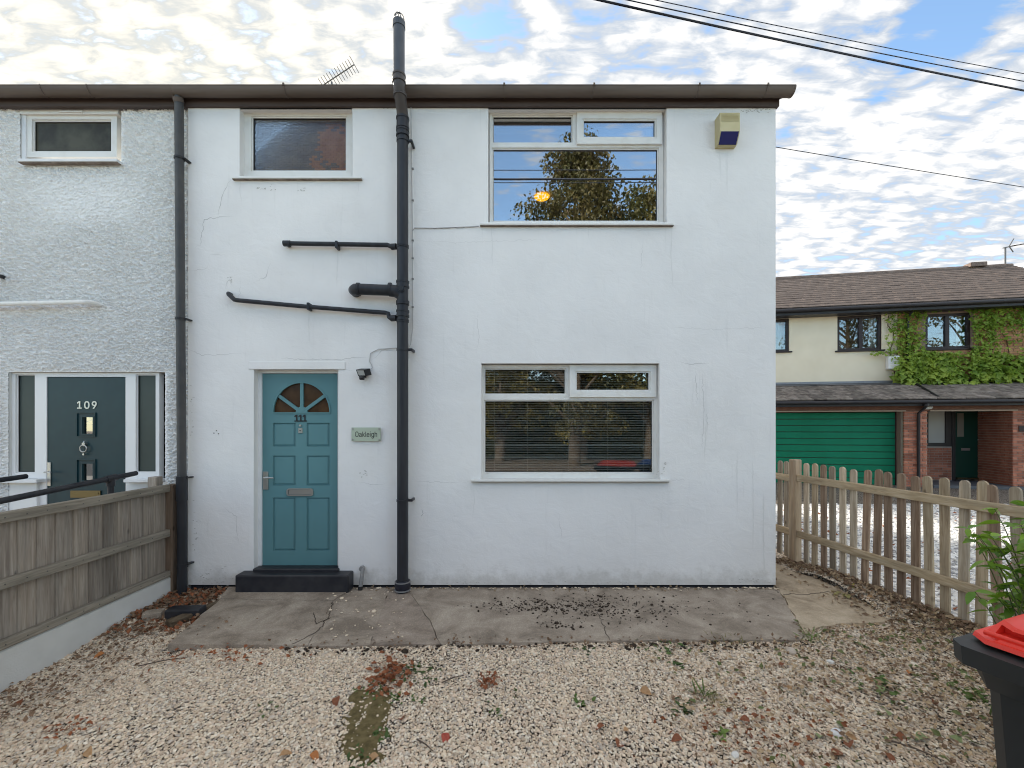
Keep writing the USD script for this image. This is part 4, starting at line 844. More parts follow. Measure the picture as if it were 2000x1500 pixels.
# ------------------------------------------------------------------ right: picket fence
pf = thing('picket_fence', 'pale timber picket fence with round topped pickets along the right side', 'fence', (FX0, FY0, 0))
pk = wood('picket_wood', (.30, .235, .17), (.44, .37, .285), (.56, .49, .395), 'z', .42, .9)
pr_ = wood('picket_rail', (.40, .30, .19), (.54, .43, .29), (.64, .54, .40), 'y', .10, .8)
pp = wood('picket_post', (.38, .28, .185), (.48, .37, .26), (.56, .46, .34), 'z', .05, .8)
fd = np.array([FX1 - FX0, FY1 - FY0]); fd /= np.linalg.norm(fd); fang = math.atan2(fd[1], fd[0])
r = np.random.default_rng(23)
def pick(s, w=.070, h0=.06, h1=1.25):
    c = np.array([FX0, FY0]) + fd * s
    n = 7; ang = np.linspace(0, math.pi, n)
    prof = [(w / 2, h0)] + [(w / 2 * math.cos(a), h1 - .032 + .032 * math.sin(a)) for a in ang] + [(-w / 2, h0)]
    m = trimesh.creation.extrude_polygon(Polygon(prof), .019, engine='earcut'); v = np.array(m.vertices)
    v = np.c_[v[:, 0], v[:, 2], v[:, 1]] * np.array([1, -1, 1])
    v = v @ Ry(r.normal(0, .012)).T @ Rz(fang + r.normal(0, .01)).T
    side_n = np.array([-fd[1], fd[0]])
    f = np.array(m.faces)
    part('picket', trimesh.Trimesh(v + np.array([c[0] + side_n[0] * .045, c[1] + side_n[1] * .045, 0]), f, process=False), [pk, pk_brown, pk_warm, pk, pk_warm, pk_brown, pk][r.integers(0, 7)], pf)
pk_brown = wood('picket_brown', (.19, .125, .085), (.30, .215, .155), (.42, .33, .25), 'z', .25, .9)
pk_warm = wood('picket_warm', (.34, .25, .16), (.50, .40, .28), (.60, .51, .38), 'z', .2, .9)
sn = np.array([-fd[1], fd[0]])
base_h = lambda s: .035 + .04 * np.clip(s / 2, 0, 1)
for k in range(27): pick(.155 + k * .1235 + r.normal(0, .003), .070, base_h(.155 + k * .1235), 1.25 + r.normal(0, .009))
for k in range(24): pick(-.155 - k * .1235, .070, .03, 1.25 + r.normal(0, .004))
def rail_seg(s0, s1, z, zz=0.0):
    L_ = s1 - s0; v, f = cbox(0, L_, -.018, .018, z - .082, z, .005)
    c = np.array([FX0, FY0]) + fd * s0
    v = v @ Rz(fang).T + np.array([c[0] + sn[0] * .005, c[1] + sn[1] * .005, 0])
    v[:, 2] += zz * np.clip((v - v[0])[:, 1] * -1, 0, 3)
    part('rail', MB().add(v, f), pr_, pf)
rail_seg(.055, 3.5, 1.10); rail_seg(.055, 3.5, .412); rail_seg(-3.2, -.055, 1.085); rail_seg(-3.2, -.055, .405)
def post(s):
    c = np.array([FX0, FY0]) + fd * s
    v, f = cbox(-.052, .052, -.052, .052, -.3, 1.285, .012)
    part('post', MB().add(v @ Rz(fang).T + np.array([c[0] + sn[0] * .02, c[1] + sn[1] * .02, 0]), f), pp, pf)
post(0); post(-3.25)

# ------------------------------------------------------------------ right neighbour: house with green garage door
NA = math.radians(-10.4); NU = np.array([math.cos(NA), math.sin(NA)]); NV = np.array([-math.sin(NA), math.cos(NA)])
NO = np.array([515 / F * 13.8, 13.8])
def na(px, v=0.0):
    k = (px - 1000) / F
    return (k * (NO[1] + NV[1] * v) - (NO[0] + NV[0] * v)) / (NU[0] - k * NU[1])
def nh(px, py, v=0.0):
    yy = NO[1] + NU[1] * na(px, v) + NV[1] * v
    return E - (py - H0) / F * yy
gh_ = thing('garage_house', 'cream and red brick house with green garage door and climbing ivy', 'house', (NO[0], NO[1], 0), NA)
cream = M('cream_render', (.74, .65, .49), (.78, .69, .53), scale=2, rough=.85, bump=.3, bscale=60)
brick_m = M('red_brick', (.36, .13, .078), (.56, .225, .14), scale=3, rough=.85, rnd=.38, bump=.4, bscale=70)
brick_b = M('orange_brick', (.38, .19, .095), (.52, .29, .15), scale=3, rough=.85, rnd=.28, bump=.4, bscale=70)
mortar = M('mortar', (.42, .36, .30), (.34, .29, .25), scale=9, rough=.95)
mortar_d = M('mortar_dark', (.26, .19, .15), rough=.95)
tile_roof = M('roof_tile', (.105, .074, .060), (.195, .145, .120), scale=5, rough=.8, rnd=.30, bump=.3, bscale=60)
tile_low = M('porch_tile', (.13, .105, .09), (.33, .285, .245), scale=7, rough=.85, rnd=.30, bump=.4, bscale=60, lo=.4, hi=.7)
lead = M('lead_flashing', (.17, .18, .20), (.24, .25, .265), scale=3, rough=.5)
brown_f = M('dark_brown_frame', (.022, .012, .012), rough=.4)
green_d = M('green_garage', (.004, .175, .088), (.006, .20, .104), scale=1.5, rough=.6, spec=.2)
green_f = M('green_front_door', (.006, .040, .026), rough=.35)
black_g = M('black_gutter', (.016, .014, .016), (.026, .022, .024), scale=4, rough=.4)
def lp(name, mesh, mat, parent=gh_, **k): return part(name, mesh, mat, parent, True, **k)
AL, AR = -7.0, na(2260)
vF = -1.30; vG = -1.05; vB = -.05        # pier fronts, garage door, recessed porch wall
hE = nh(1640, 606, -.05); hTop = nh(1640, 745, 0)
aSplit = na(1752.5)
hFront = nh(1640, 783, -1.62)
print('neighbour: eave', round(hE, 2), 'flash', round(hTop, 2), 'front', round(hFront, 2), 'garage top', round(nh(1640, 804, vG), 2), 'split', round(aSplit, 2))
W = [(na(1442), na(1541.5), nh(1541, 622), nh(1541, 686)), (na(1635.5), na(1722), nh(1680, 616), nh(1680, 684)), (na(1808), na(1896.5), nh(1850, 612), nh(1850, 681))]
holes = unary_union([sbox(a, h1, b, h0) for a, b, h0, h1 in W])
def lprism(poly, y0, y1): return MB().prism_xz(poly, y0, y1)
lp('upper_wall', lprism(sbox(AL, hFront - .3, aSplit, hE + .12).difference(holes), 0, .2), cream)
lp('upper_wall', lprism(sbox(aSplit + .002, hFront - .3, AR, hE + .12).difference(holes), .012, .2), mortar_d)
lp('back_wall', MB().box(AL, AR, 7.6, 7.8, -.2, hE), cream)
lp('side_wall', MB().box(AR - .2, AR, .2, 7.59, -.2, hE).box(AL, AL + .2, .2, 7.59, -.2, hE), mortar_d)
lp('inner_wall', MB().box(AL + .21, AR - .21, 2.2, 2.3, -.1, hE - .05).box(AL + .21, AR - .21, .21, 2.19, hFront - .4, hFront - .3), interior)
leaf_win = glass('neighbour_glass', .08)
for k, (a, b, h0, h1) in enumerate(W):
    o = sbox(a, h1, b, h0); mid = (a + b) / 2 + (.06 if k == 1 else 0); t = .075
    ps = [sbox(a + t, h1 + t, mid - t * .7, h0 - t), sbox(mid + t * .7, h1 + t, b - t, h0 - t)]
    w = lp('window', lprism(o.difference(unary_union(ps)), .03, .11), brown_f)
    for p in ps: lp('pane', lprism(p.buffer(.004), .07, .076), leaf_win, w)
    lp('sill', MB().box(a - .07, b + .07, -.06, .1, h1 - .045, h1 - .002, .006), brown_f, w)
    lp('curtain', MB().add(*(lambda xs_: (np.vstack([np.c_[xs_, .25 + .03 * np.sin(xs_ * 60), np.full(len(xs_), h1)], np.c_[xs_, .25 + .03 * np.sin(xs_ * 60), np.full(len(xs_), h0)]]), [[i, i + 1, len(xs_) + i + 1, len(xs_) + i] for i in range(len(xs_) - 1)]))(np.linspace(b - (b - a) * (.5 if k == 0 else .16), b - .05, 24))), M('curtain_%d' % k, (.60, .58, .52), rough=.9), w)
# bricks
NB = [0]
def bricks(a0, a1, h0, h1, v, mat, parent=gh_, axis='u', sub=None, label=None, skip=None, singles=True, seed=1):
    """Courses of bricks on the face at depth v (axis u) or on the return at a = v (axis v)."""
    r = np.random.default_rng(seed); stuff = MB(); h = h0; c = 0
    while h + .065 <= h1 + 1e-6:
        a = a0 - (.1125 if c % 2 else 0)
        while a < a1 - .02:
            x0, x1 = max(a, a0), min(a + .215, a1)
            if x1 - x0 > .03 and not (skip and skip((x0 + x1) / 2, h + .03)):
                pr0 = r.uniform(0, .005)
                if axis == 'u': b = cbox(x0 + .002, x1 - .002, v - .008 - pr0, v + .05, h, h + .065, .004)
                else: b = cbox(v - .008 - pr0, v + .05, x0 + .002, x1 - .002, h, h + .065, .004) if axis == '-v' else cbox(v - .05, v + .008 + pr0, x0 + .002, x1 - .002, h, h + .065, .004)
                if singles and NB[0] < 300: lp('brick', MB().add(*b), mat, parent); NB[0] += 1
                else: stuff.add(*b)
            a += .225
        h += .075; c += 1
    if stuff.n: lp('brickwork', stuff, mat, parent, kind='stuff')
hB = hFront - .06                                       # underside of the porch roof
pier = [(na(1765.5, vF), na(1811, vF)), (na(1978, vF), na(2080, vF))]
gB = -.04
hG = nh(1640, 804, vG)
aGR = na(1752, vG)
for k, (a, b) in enumerate(pier):
    lp('pier', MB().box(a + .004, b - .004, vF + .002, vB + .1, gB - .2, hB - .22, .002), mortar)
    bricks(a, b, gB, hB - .24, vF, brick_m, seed=k + 3)
lp('garage_jamb', MB().box(aGR, pier[0][0] + .003, vG - .12, vG + .5, gB - .2, hB - .22, .002), mortar_d)
bricks(aGR + .0, pier[0][0], gB, hB - .24, vG - .12, brick_m, seed=9)
pa0, pa1 = pier[0][1], pier[1][0]
vP = -.25                                                # porch back wall
aD0, aD1 = na(1859, vP), na(1930, vP)
hS = nh(1830, 872, vP)
lp('porch_wall', MB().box(pa0, aD0, vP, vP + .15, gB - .2, hS, .002).box(aD1, pa1 + .3, vP, vP + .15, gB - .2, hB, .002), mortar)
bricks(pa0, aD0 - .01, gB + .12, hS, vP, brick_m, seed=11)
bricks(aD1 + .02, pa1 + .2, gB + .12, hB - .25, vP, brick_m, seed=12)
bricks(vF, vP, gB, hB - .24, pa1, brick_m, axis='-v', seed=13)
# lintels / soffit beams
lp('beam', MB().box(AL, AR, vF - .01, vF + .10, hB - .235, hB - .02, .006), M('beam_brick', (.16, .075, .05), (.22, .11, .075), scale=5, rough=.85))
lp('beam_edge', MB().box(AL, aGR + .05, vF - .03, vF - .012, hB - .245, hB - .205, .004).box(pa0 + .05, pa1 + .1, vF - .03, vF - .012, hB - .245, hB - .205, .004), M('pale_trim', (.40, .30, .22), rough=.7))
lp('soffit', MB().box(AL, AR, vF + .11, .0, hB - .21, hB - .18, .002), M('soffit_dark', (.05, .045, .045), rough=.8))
# garage door
gd = lp('garage_door', MB().box(AL + 3.2, aGR, vG + .03, vG + .08, gB + .0, hG, .003), M('garage_frame', (.05, .02, .018), rough=.6), label='green ribbed garage door')
nP = 11
for k in range(nP):
    h0, h1 = gB + .02 + (hG - gB - .04) * k / nP, gB + .02 + (hG - gB - .04) * (k + 1) / nP
    lp('panel', MB().box(AL + 3.3, aGR - .05, vG, vG + .029, h0 + .004, h1 - .012, .006), green_d, gd)
lp('lintel_shadow_board', MB().box(AL + 3.2, aGR, vG - .06, vG + .02, hG + .002, hB - .22, .003), M('brown_board', (.07, .028, .022), rough=.7))  # dark brown board between the garage door head and the beam
# porch door and side window
fd_ = lp('front_door', MB().box(aD0 + .09, aD1 - .08, vP - .0, vP + .05, gB + .20, nh(1895, 800, vP), .004), green_f, label='dark green front door with narrow light')
aL0, aL1 = na(1869, vP), na(1882, vP)
lp('door_light', MB().box(aL0, aL1, vP - .012, vP - .001, nh(1875, 853, vP), nh(1875, 807, vP), .003), M('door_light', (.22, .20, .16), rough=.2), fd_)
lp('letterbox', MB().box(na(1877, vP), na(1894, vP), vP - .016, vP - .001, nh(1885, 880, vP), nh(1885, 875, vP), .003), steel, fd_)
lp('handle', MB().box(na(1909, vP), na(1919, vP), vP - .03, vP - .001, nh(1915, 860, vP), nh(1915, 857.5, vP), .003), steel, fd_)
lp('threshold', MB().box(aD0 + .09, aD1 - .06, vP - .06, vP - .0, gB + .165, gB + .195, .003), brass, fd_)
lp('door_frame', MB().box(aD0, aD0 + .085, vP - .02, vP + .06, gB + .1, hB - .22, .004).box(aD1 - .075, aD1, vP - .02, vP + .06, gB + .1, hB - .22, .004).box(aD0 + .086, aD1 - .076, vP - .02, vP + .06, nh(1895, 799, vP), hB - .22, .004), black_g)
sw0, sw1 = na(1813.5, vP), na(1847, vP)
sw = lp('window', MB().prism_xz(sbox(pa0, hS + .002, aD0 - .002, hB - .2).difference(sbox(sw0, nh(1830, 865, vP), sw1, nh(1830, 801, vP))), vP - .0, vP + .07), black_g)
lp('pane', MB().box(sw0 - .003, sw1 + .003, vP + .03, vP + .036, nh(1830, 865, vP) - .003, nh(1830, 801, vP) + .003, .001), M('frosted_white', (.42, .42, .40), rough=.25), sw)
lp('porch_step', MB().box(pa0 - .0, AR, vF - .22, vP - .002, gB - .2, gB + .10, .012), M('slate_step', (.075, .08, .092), (.10, .105, .118), scale=6, rough=.7))
# lower roof, tile by tile
def tile_rows(a0, a1, v0, h0, v1, h1, rows, mat, name='tile', tw=.30, singles=True, hip=None, seed=5, th=.022):
    """Overlapping tiles from the eave (v0,h0) up to (v1,h1)."""
    r = np.random.default_rng(seed); st = MB(); n = 0
    dv, dh = (v1 - v0) / rows, (h1 - h0) / rows; ang = math.atan2(dh, dv); Lr = math.hypot(dv, dh)
    for k in range(rows):
        a = a0 - (tw / 2 if k % 2 else 0)
        aa1 = a1 if hip is None else a1 - hip * (k + .5) / rows
        while a < aa1:
            x0, x1 = max(a, a0), min(a + tw, aa1)
            if x1 - x0 > .04:
                v, f = cbox(x0 + .003, x1 - .003, 0, Lr * 1.14, 0, th, .005)
                v = (v - [0, 0, 0]) @ Rx(ang - .035 + r.normal(0, .004)).T + np.array([0, v0 + dv * k, h0 + dh * k + .022 + r.normal(0, .002)])
                if singles: lp(name, MB().add(v, f), mat)
                else: st.add(v, f)
                n += 1
            a += tw
    if st.n: lp('roof_tiles', st, mat, kind='stuff')
    return n
vE0 = -1.62
nt = tile_rows(na(1440, -1.6), na(2180, -1.6), vE0, hFront, -.35, hTop - .20, 3, tile_low, tw=.34, th=.042)
lp('lower_roof_deck', MB().add(np.array([[AL, vE0 + .02, hFront - .02], [AR, vE0 + .02, hFront - .02], [AR, .0, hTop - .06], [AL, .0, hTop - .06], [AL, vE0 + .02, hFront - .06], [AR, vE0 + .02, hFront - .06], [AR, .0, hTop - .12], [AL, .0, hTop - .12]]), [[0, 1, 2, 3], [7, 6, 5, 4], [0, 4, 5, 1], [1, 5, 6, 2], [3, 2, 6, 7], [0, 3, 7, 4]]), black_g)
lp('flashing', MB().add(np.array([[AL, -.012, hTop], [AR, -.012, hTop], [AR, -.03, hTop - .09], [AL, -.03, hTop - .09], [AR, -.40, hTop - .145], [AL, -.40, hTop - .145]]), [[0, 3, 2, 1], [3, 5, 4, 2]]), lead)
lp('lower_gutter', MB().tube([(AL, vE0 - .02, hFront - .045), (AR, vE0 - .02, hFront - .045)], .052, 12).box(AL, AR, vE0 + .03, vE0 + .06, hFront - .16, hFront - .02), black_g, smooth=40)
# upper roof
hR = nh(1700, 536, 4.0); vEv = -.42; hEv = hE + .02
print('ridge', round(hR, 2))
aHip = na(1975, 4.0)
nt2 = tile_rows(-1.5, na(2200, -.4), vEv, hEv, 4.0, hR, 16, tile_roof, tw=.30, singles=False, hip=na(2200, -.4) - aHip, th=.030)
lp('roof_deck', MB().add(np.array([[AL, vEv + .05, hEv - .02], [na(2200, -.4), vEv + .05, hEv - .02], [aHip, 4.0, hR - .03], [AL, 4.0, hR - .03], [na(2200, -.4), 8.2, hEv - .02], [AL, 8.2, hEv - .02]]), [[0, 1, 2], [0, 2, 3], [3, 2, 4], [3, 4, 5], [1, 4, 2], [0, 3, 5]]), black_g)
lp('ridge', MB().tube([(-1.6, 4.0, hR + .01), (aHip, 4.0, hR + .01)], .10, 10), tile_roof, smooth=40)
lp('roof_vent', MB().box(na(1888, 4.0), na(1920, 4.0), 3.8, 4.2, hR + .02, hR + .19, .02), tile_roof)
lp('upper_gutter', MB().tube([(AL, vEv - .05, hEv - .06), (na(2200, -.4), vEv - .05, hEv - .06)], .058, 12).box(AL, AR, vEv + .01, vEv + .04, hEv - .20, hEv - .02).box(AL, AR, vEv + .041, -.002, hEv - .20, hEv - .17), black_g, smooth=40)
# upper brickwork, mostly under the ivy
bricks(aSplit + .01, na(2120), hTop + .0, hE - .05, .012, brick_b, singles=False, skip=lambda a, h: W[2][0] - .1 < a < W[2][1] + .1 and W[2][3] - .06 < h < W[2][2] + .02, seed=31)
ad = na(1772, -.06)
dn = thing('drainpipe', 'black drainpipe running down the brick of the ivy clad house and over its porch roof', 'drainpipe', (NO[0] + NU[0] * ad, NO[1] + NU[1] * ad, 0))
def NW(a, v, h): return (NO[0] + NU[0] * a + NV[0] * v, NO[1] + NU[1] * a + NV[1] * v, h)
af = na(1831, -1.5); al = na(1794, vF - .06)
part('upper_pipe', MB().tube([NW(ad, -.40, hEv - .10), NW(ad, -.08, hEv - .32), NW(ad, -.08, hEv - .45), NW(ad, -.08, hTop + .0), NW(ad + .03, -.22, hTop - .06), NW(af, -1.52, hFront + .09)], .036, 10), black_g, dn, smooth=50)
part('lower_pipe', MB().tube([NW(al, vE0, hFront - .08), NW(al, vE0 + .02, hFront - .20), NW(al, vF - .06, hFront - .36), NW(al, vF - .06, gB)], .038, 10), black_g, dn, smooth=50)
part('hopper', MB().tube([NW(al, vE0 - .02, hFront - .16), NW(al, vE0 - .02, hFront - .10)], .06, 10), black_g, dn, smooth=50)
mx = thing('wall_unit', 'white plastic box on the cream wall at the edge of the ivy', 'box', NW(na(1740), 0, nh(1740, 708)))
pv, pfc = cbox(na(1728.5), na(1751), -.16, -.002, nh(1740, 722), nh(1740, 696), .02)
part('case', MB().add(np.array([NW(*p) for p in pv]), pfc), upvc_clean, mx)
for k in range(4):
    pv, pfc = cbox(na(1732), na(1748), -.168, -.161, nh(1740, 703 + k * 4.4), nh(1740, 701 + k * 4.4), .002)
    part('vent', MB().add(np.array([NW(*p) for p in pv]), pfc), upvc, mx)
pl = thing('bulkhead_light', 'white bulkhead lamp under the porch eave of the brick house', 'lamp', NW(na(1813, vF), vF, nh(1813, 796, vF)))
part('lens', MB().tube([NW(na(1805, vF - .1), vF - .1, nh(1813, 797, vF)), NW(na(1808, vF - .1), vF - .1, nh(1813, 796.5, vF)), NW(na(1818, vF - .1), vF - .1, nh(1813, 795.5, vF)), NW(na(1821, vF - .1), vF - .1, nh(1813, 795, vF))], [.03, .055, .055, .03], 12), M('frosted_lens', (.55, .55, .52), rough=.3), pl, smooth=60)
part('base', MB().tube([NW(na(1807, vF - .05), vF - .05, nh(1813, 796.5, vF)), NW(na(1819, vF - .05), vF - .05, nh(1813, 795.5, vF))], .05, 10), black_g, pl, smooth=60)
pq = thing('number_plaque', 'small dark number plaque on the brick pier at the right edge', 'sign', NW(na(1998, vF), vF, nh(1998, 838, vF)))
pv, pfc = cbox(na(1989, vF - .01), na(2030, vF - .01), vF - .03, vF - .014, nh(1998, 843, vF), nh(1998, 831, vF), .003)
part('plate', MB().add(np.array([NW(*p) for p in pv]), pfc), brown_f, pq)
m = meshkit.text_mesh('1', .10, .003, True); v = np.array(m.vertices)
part('lettering', trimesh.Trimesh(np.array([NW(na(1996.5, vF) + p[0], vF - .0305 - p[2], nh(1998, 841, vF) + p[1]) for p in v]), m.faces, process=False), M('plaque_white', (.6, .58, .5)), pq)

# ivy on the upper wall
ivy = thing('climbing_ivy', 'green climbing ivy covering the brick wall of the garage house', 'ivy', NW(na(1800), 0, hTop))
zones = [([(1752, 598), (1775, 596), (1808, 606), (1806, 690), (1812, 752), (1752, 750)], 800), ([(1772, 690), (1800, 684), (1866, 688), (1872, 752), (1776, 752)], 1050), ([(1850, 716), (1882, 725), (1885, 752), (1850, 752)], 260),
         ([(1870, 592), (2140, 588), (2140, 640), (1900, 640), (1890, 610)], 1250), ([(1900, 630), (1948, 620), (1952, 745), (1900, 745), (1895, 700)], 560), ([(1895, 690), (2140, 690), (2140, 756), (1895, 752)], 1500), ([(1950, 630), (2140, 630), (2140, 700), (1950, 700)], 300),
         ([(1722, 614), (1755, 604), (1755, 640), (1735, 650)], 60), ([(1728, 650), (1754, 640), (1754, 745), (1742, 745)], 70), ([(1700, 684), (1740, 684), (1740, 692), (1700, 692)], 26), ([(1800, 590), (1870, 590), (1870, 604), (1800, 606)], 160), ([(1860, 680), (1905, 690), (1895, 720), (1865, 715)], 60)]
r = np.random.default_rng(51); C, S, O = [], [], []
for poly, n in zones:
    P = Polygon(poly); x0, y0, x1, y1 = P.bounds; k = 0
    while k < n:
        px, py = r.uniform(x0, x1), r.uniform(y0, y1)
        if not P.contains(Point(px, py)): continue
        if 1810 < px < 1893 and 616 < py < 676: k += 1; continue
        low = smooth01((py - 670) / 70)
        v = -.03 - r.uniform(0, .10 + .30 * low)
        C.append(NW(na(px, v), v, nh(px, py, v))); S.append(r.uniform(.06, .125) + .065 * low); O.append([-NV[0] * .8, -NV[1] * .8, -.55]); k += 1
lv, lf = leaf_cloud(r, np.array(C), np.array(S), .5, .95, np.array(O))
def leaf_mat(name, dark_c, light_c, scale=1.2, trans=.25): return M(name, dark_c, light_c, scale=scale, rough=.5, rnd=.45, trans=trans, lo=.35, hi=.65)
part('leaves', MB().add(lv, lf), leaf_mat('ivy_leaf', (.14, .24, .028), (.36, .46, .075), 2.6), ivy, kind='stuff')
st = MB(); r = np.random.default_rng(52)
for px0, py0, px1, py1 in ((1760, 750, 1752, 640), (1775, 750, 1790, 600), (1748, 740, 1732, 620), (1752, 690, 1704, 687), (1820, 752, 1830, 690), (1905, 750, 1920, 600), (1930, 750, 1950, 600), (1975, 750, 1960, 640), (1790, 600, 1880, 595)):
    n = 9; st.tube([NW(na(px0 + (px1 - px0) * t, -.02) + r.normal(0, .05), -.02, nh(px0 + (px1 - px0) * t, py0 + (py1 - py0) * t, -.02) + r.normal(0, .03)) for t in np.linspace(0, 1, n)], .010, 5)
part('stems', st, M('ivy_stem', (.10, .06, .035), rough=.9), ivy)
# neighbour's aerial
ant = thing('television_aerial', 'television aerial on a short mast above the brown tiled roof ridge', 'aerial', NW(na(1963, 4), 4, hR))
b0 = np.array(NW(na(1963.5, 4), 4, nh(1963.5, 483, 4))); yy = b0[1]
part('mast', MB().tube([(b0[0], b0[1], hR - .1), b0], .026, 8), metal, ant)
part('boom', MB().tube([at(1959, 484.5, yy), at(1975, 481, yy), at(2030, 471, yy - .4)], .022, 6), metal, ant)
part('reflector', MB().tube([at(1971, 481, yy), at(1980, 466, yy)], .018, 6).tube([at(1971, 481, yy), at(1979, 492.5, yy)], .018, 6), metal, ant)
for k in range(6): part('rod', MB().tube([at(1983 + k * 8, 477.5 - k * 1.4, yy - .1) + [0, .1, 0], at(1983 + k * 8, 480.5 - k * 1.4, yy - .1) - [0, .1, 0]], .012, 5), metal, ant)

# ------------------------------------------------------------------ overhead cables
def wire(p0, p1, sag, rr, ext0, ext1, label, group=None):
    p0, p1 = np.array(p0), np.array(p1); d_ = p1 - p0; a, b = p0 - d_ * ext0, p1 + d_ * ext1
    t = np.linspace(0, 1, 60); pts = a + (b - a) * t[:, None]; pts[:, 2] -= sag * 4 * t * (1 - t) - sag * .9
    top('overhead_cable', MB().tube(pts, rr, 6), wire_m, label, 'cable', group, smooth=60)
wire(at(1153, -3, 5.0), at(2000, 171, 6.5), .5, .013, 1.6, 2.2, 'thick black overhead cable, lowest of the three crossing the sky at upper right')
wire(at(1208, -3, 5.0), at(2000, 153, 6.5), .5, .0065, 1.6, 2.2, 'thin overhead cable, middle of the three crossing the sky at upper right')
wire(at(1262, -3, 5.0), at(2000, 138, 6.5), .5, .005, 1.6, 2.2, 'thin overhead cable, highest of the three crossing the sky at upper right')
wire(at(1480, 287, 10.0), at(2000, 365, 11.0), .08, .0085, 0.02, 1.5, 'thin grey wire running from behind the white house over the brown roof')
for k, (py, rr) in enumerate(((324, .012), (342, .030), (349, .012))):
    tt = 2 * D + 4.0; hz = E + (H0 - py) / F * tt
    top('street_cable', MB().tube([(x, -4.0, hz + .0012 * (x - 1) ** 2 * .3) for x in np.linspace(-25, 27, 40)], rr, 6), wire_m, ['thin street cable, upper line mirrored in the bedroom window', 'thick street cable, middle line mirrored in the bedroom window', 'thin street cable, lowest line mirrored in the bedroom window'][k], 'cable', smooth=60)

# ------------------------------------------------------------------ trees across the street (seen in the windows)
bark = M('bark', (.06, .045, .032), (.10, .08, .06), scale=8, stretch=(4, 4, .7), rough=.95, bump=.8, bscale=14, bdist=.03)
leaf_t = leaf_mat('tree_leaf', (.055, .070, .018), (.19, .155, .055), .6, .3)
leaf_t2 = leaf_mat('yellowing_leaf', (.09, .085, .015), (.22, .17, .03), .5, .3)
def tree(name, label, x, y, htot, rad, nl, seed, base=2.2, mat=leaf_t, cat='tree'):
    r = np.random.default_rng(seed); t = thing(name, label, cat, (x, y, 0))
    tr = MB().tube([(x, y, -.2), (x + .05, y, 1.5), (x + .1, y, htot * .45), (x, y, htot * .8)], [.30, .24, .17, .05], 10)
    cl = []
    for k in range(46):
        z = base + (htot - base - .4) * r.uniform(0, 1) ** .85; f_ = (z - base) / (htot - base)
        rr = rad * (math.sin(min(1, f_ * 1.9 + .35) * math.pi * .5) if f_ < .3 else max(0, 1 - ((f_ - .3) / .74) ** 1.5)) * math.sqrt(r.uniform(.15, 1))
        a = r.uniform(0, 2 * np.pi); c = np.array([x + rr * math.cos(a), y + rr * math.sin(a), z]); cl.append(c)
        s0 = np.array([x + .05, y, max(1.2, z - rr * .75 - .4)]); tr.tube([s0, (s0 + c) / 2 + [0, 0, .15], c], [.07, .045, .015], 5, False)
    part('trunk', tr, bark, t, smooth=60)
    cl = np.array(cl); idx = r.integers(0, len(cl), nl); g = r.normal(0, 1, (nl, 3)); g /= np.linalg.norm(g, axis=1, keepdims=True)
    C = cl[idx] + g * (r.uniform(0, 1, nl) ** .5 * rad * .30)[:, None] * np.array([1, 1, .75])
    v, f = leaf_cloud(r, C, .19, .6, .6); part('crown', MB().add(v, f), mat, t, kind='stuff')
tree('street_tree', 'broad leafy tree across the street mirrored in the middle of the bedroom window', 2.7, -9.2, 13.7, 3.7, 15000, 61)
tree('street_tree', 'lower leafy tree across the street mirrored at the right of the bedroom window', 6.4, -10.5, 13.2, 3.5, 13000, 62)
tree('street_tree', 'yellowing tree across the street mirrored in the left of the ground floor window', -.6, -11.8, 7.2, 2.8, 9000, 63, 1.5, leaf_t2)
tree('street_tree', 'yellowing tree across the street mirrored in the right of the ground floor window', 3.6, -12.6, 6.8, 2.8, 9000, 64, 1.3, leaf_t2)
tree('street_tree', 'tree across the street opposite the roughcast house', -6.5, -11.0, 9.5, 3.2, 8000, 65, 1.8, leaf_t)
tree('street_tree', 'tall tree across the street mirrored in the cream house window', 17.5, -7.5, 13.5, 4.2, 11000, 66, 1.6, leaf_t)
tree('street_tree', 'tall tree across the street mirrored in the ivy framed window', 24.5, -8.0, 13.5, 4.4, 11000, 67, 1.6, leaf_t)
r = np.random.default_rng(71)
hc = np.c_[r.uniform(-16, 20, 26000), -13.6 + r.normal(0, .45, 26000), r.uniform(0, 4.4, 26000)]
v, f = leaf_cloud(r, hc, .17, .4, .6)
hd = thing('street_hedge', 'tall clipped hedge along the far side of the street', 'hedge', (0, -13.6, 0))
part('leaves', MB().add(v, f), leaf_t, hd, kind='stuff')
part('core', MB().box(-16, 20, -13.9, -13.4, -.1, 4.1, .05), M('hedge_core', (.02, .025, .01), rough=1.), hd)

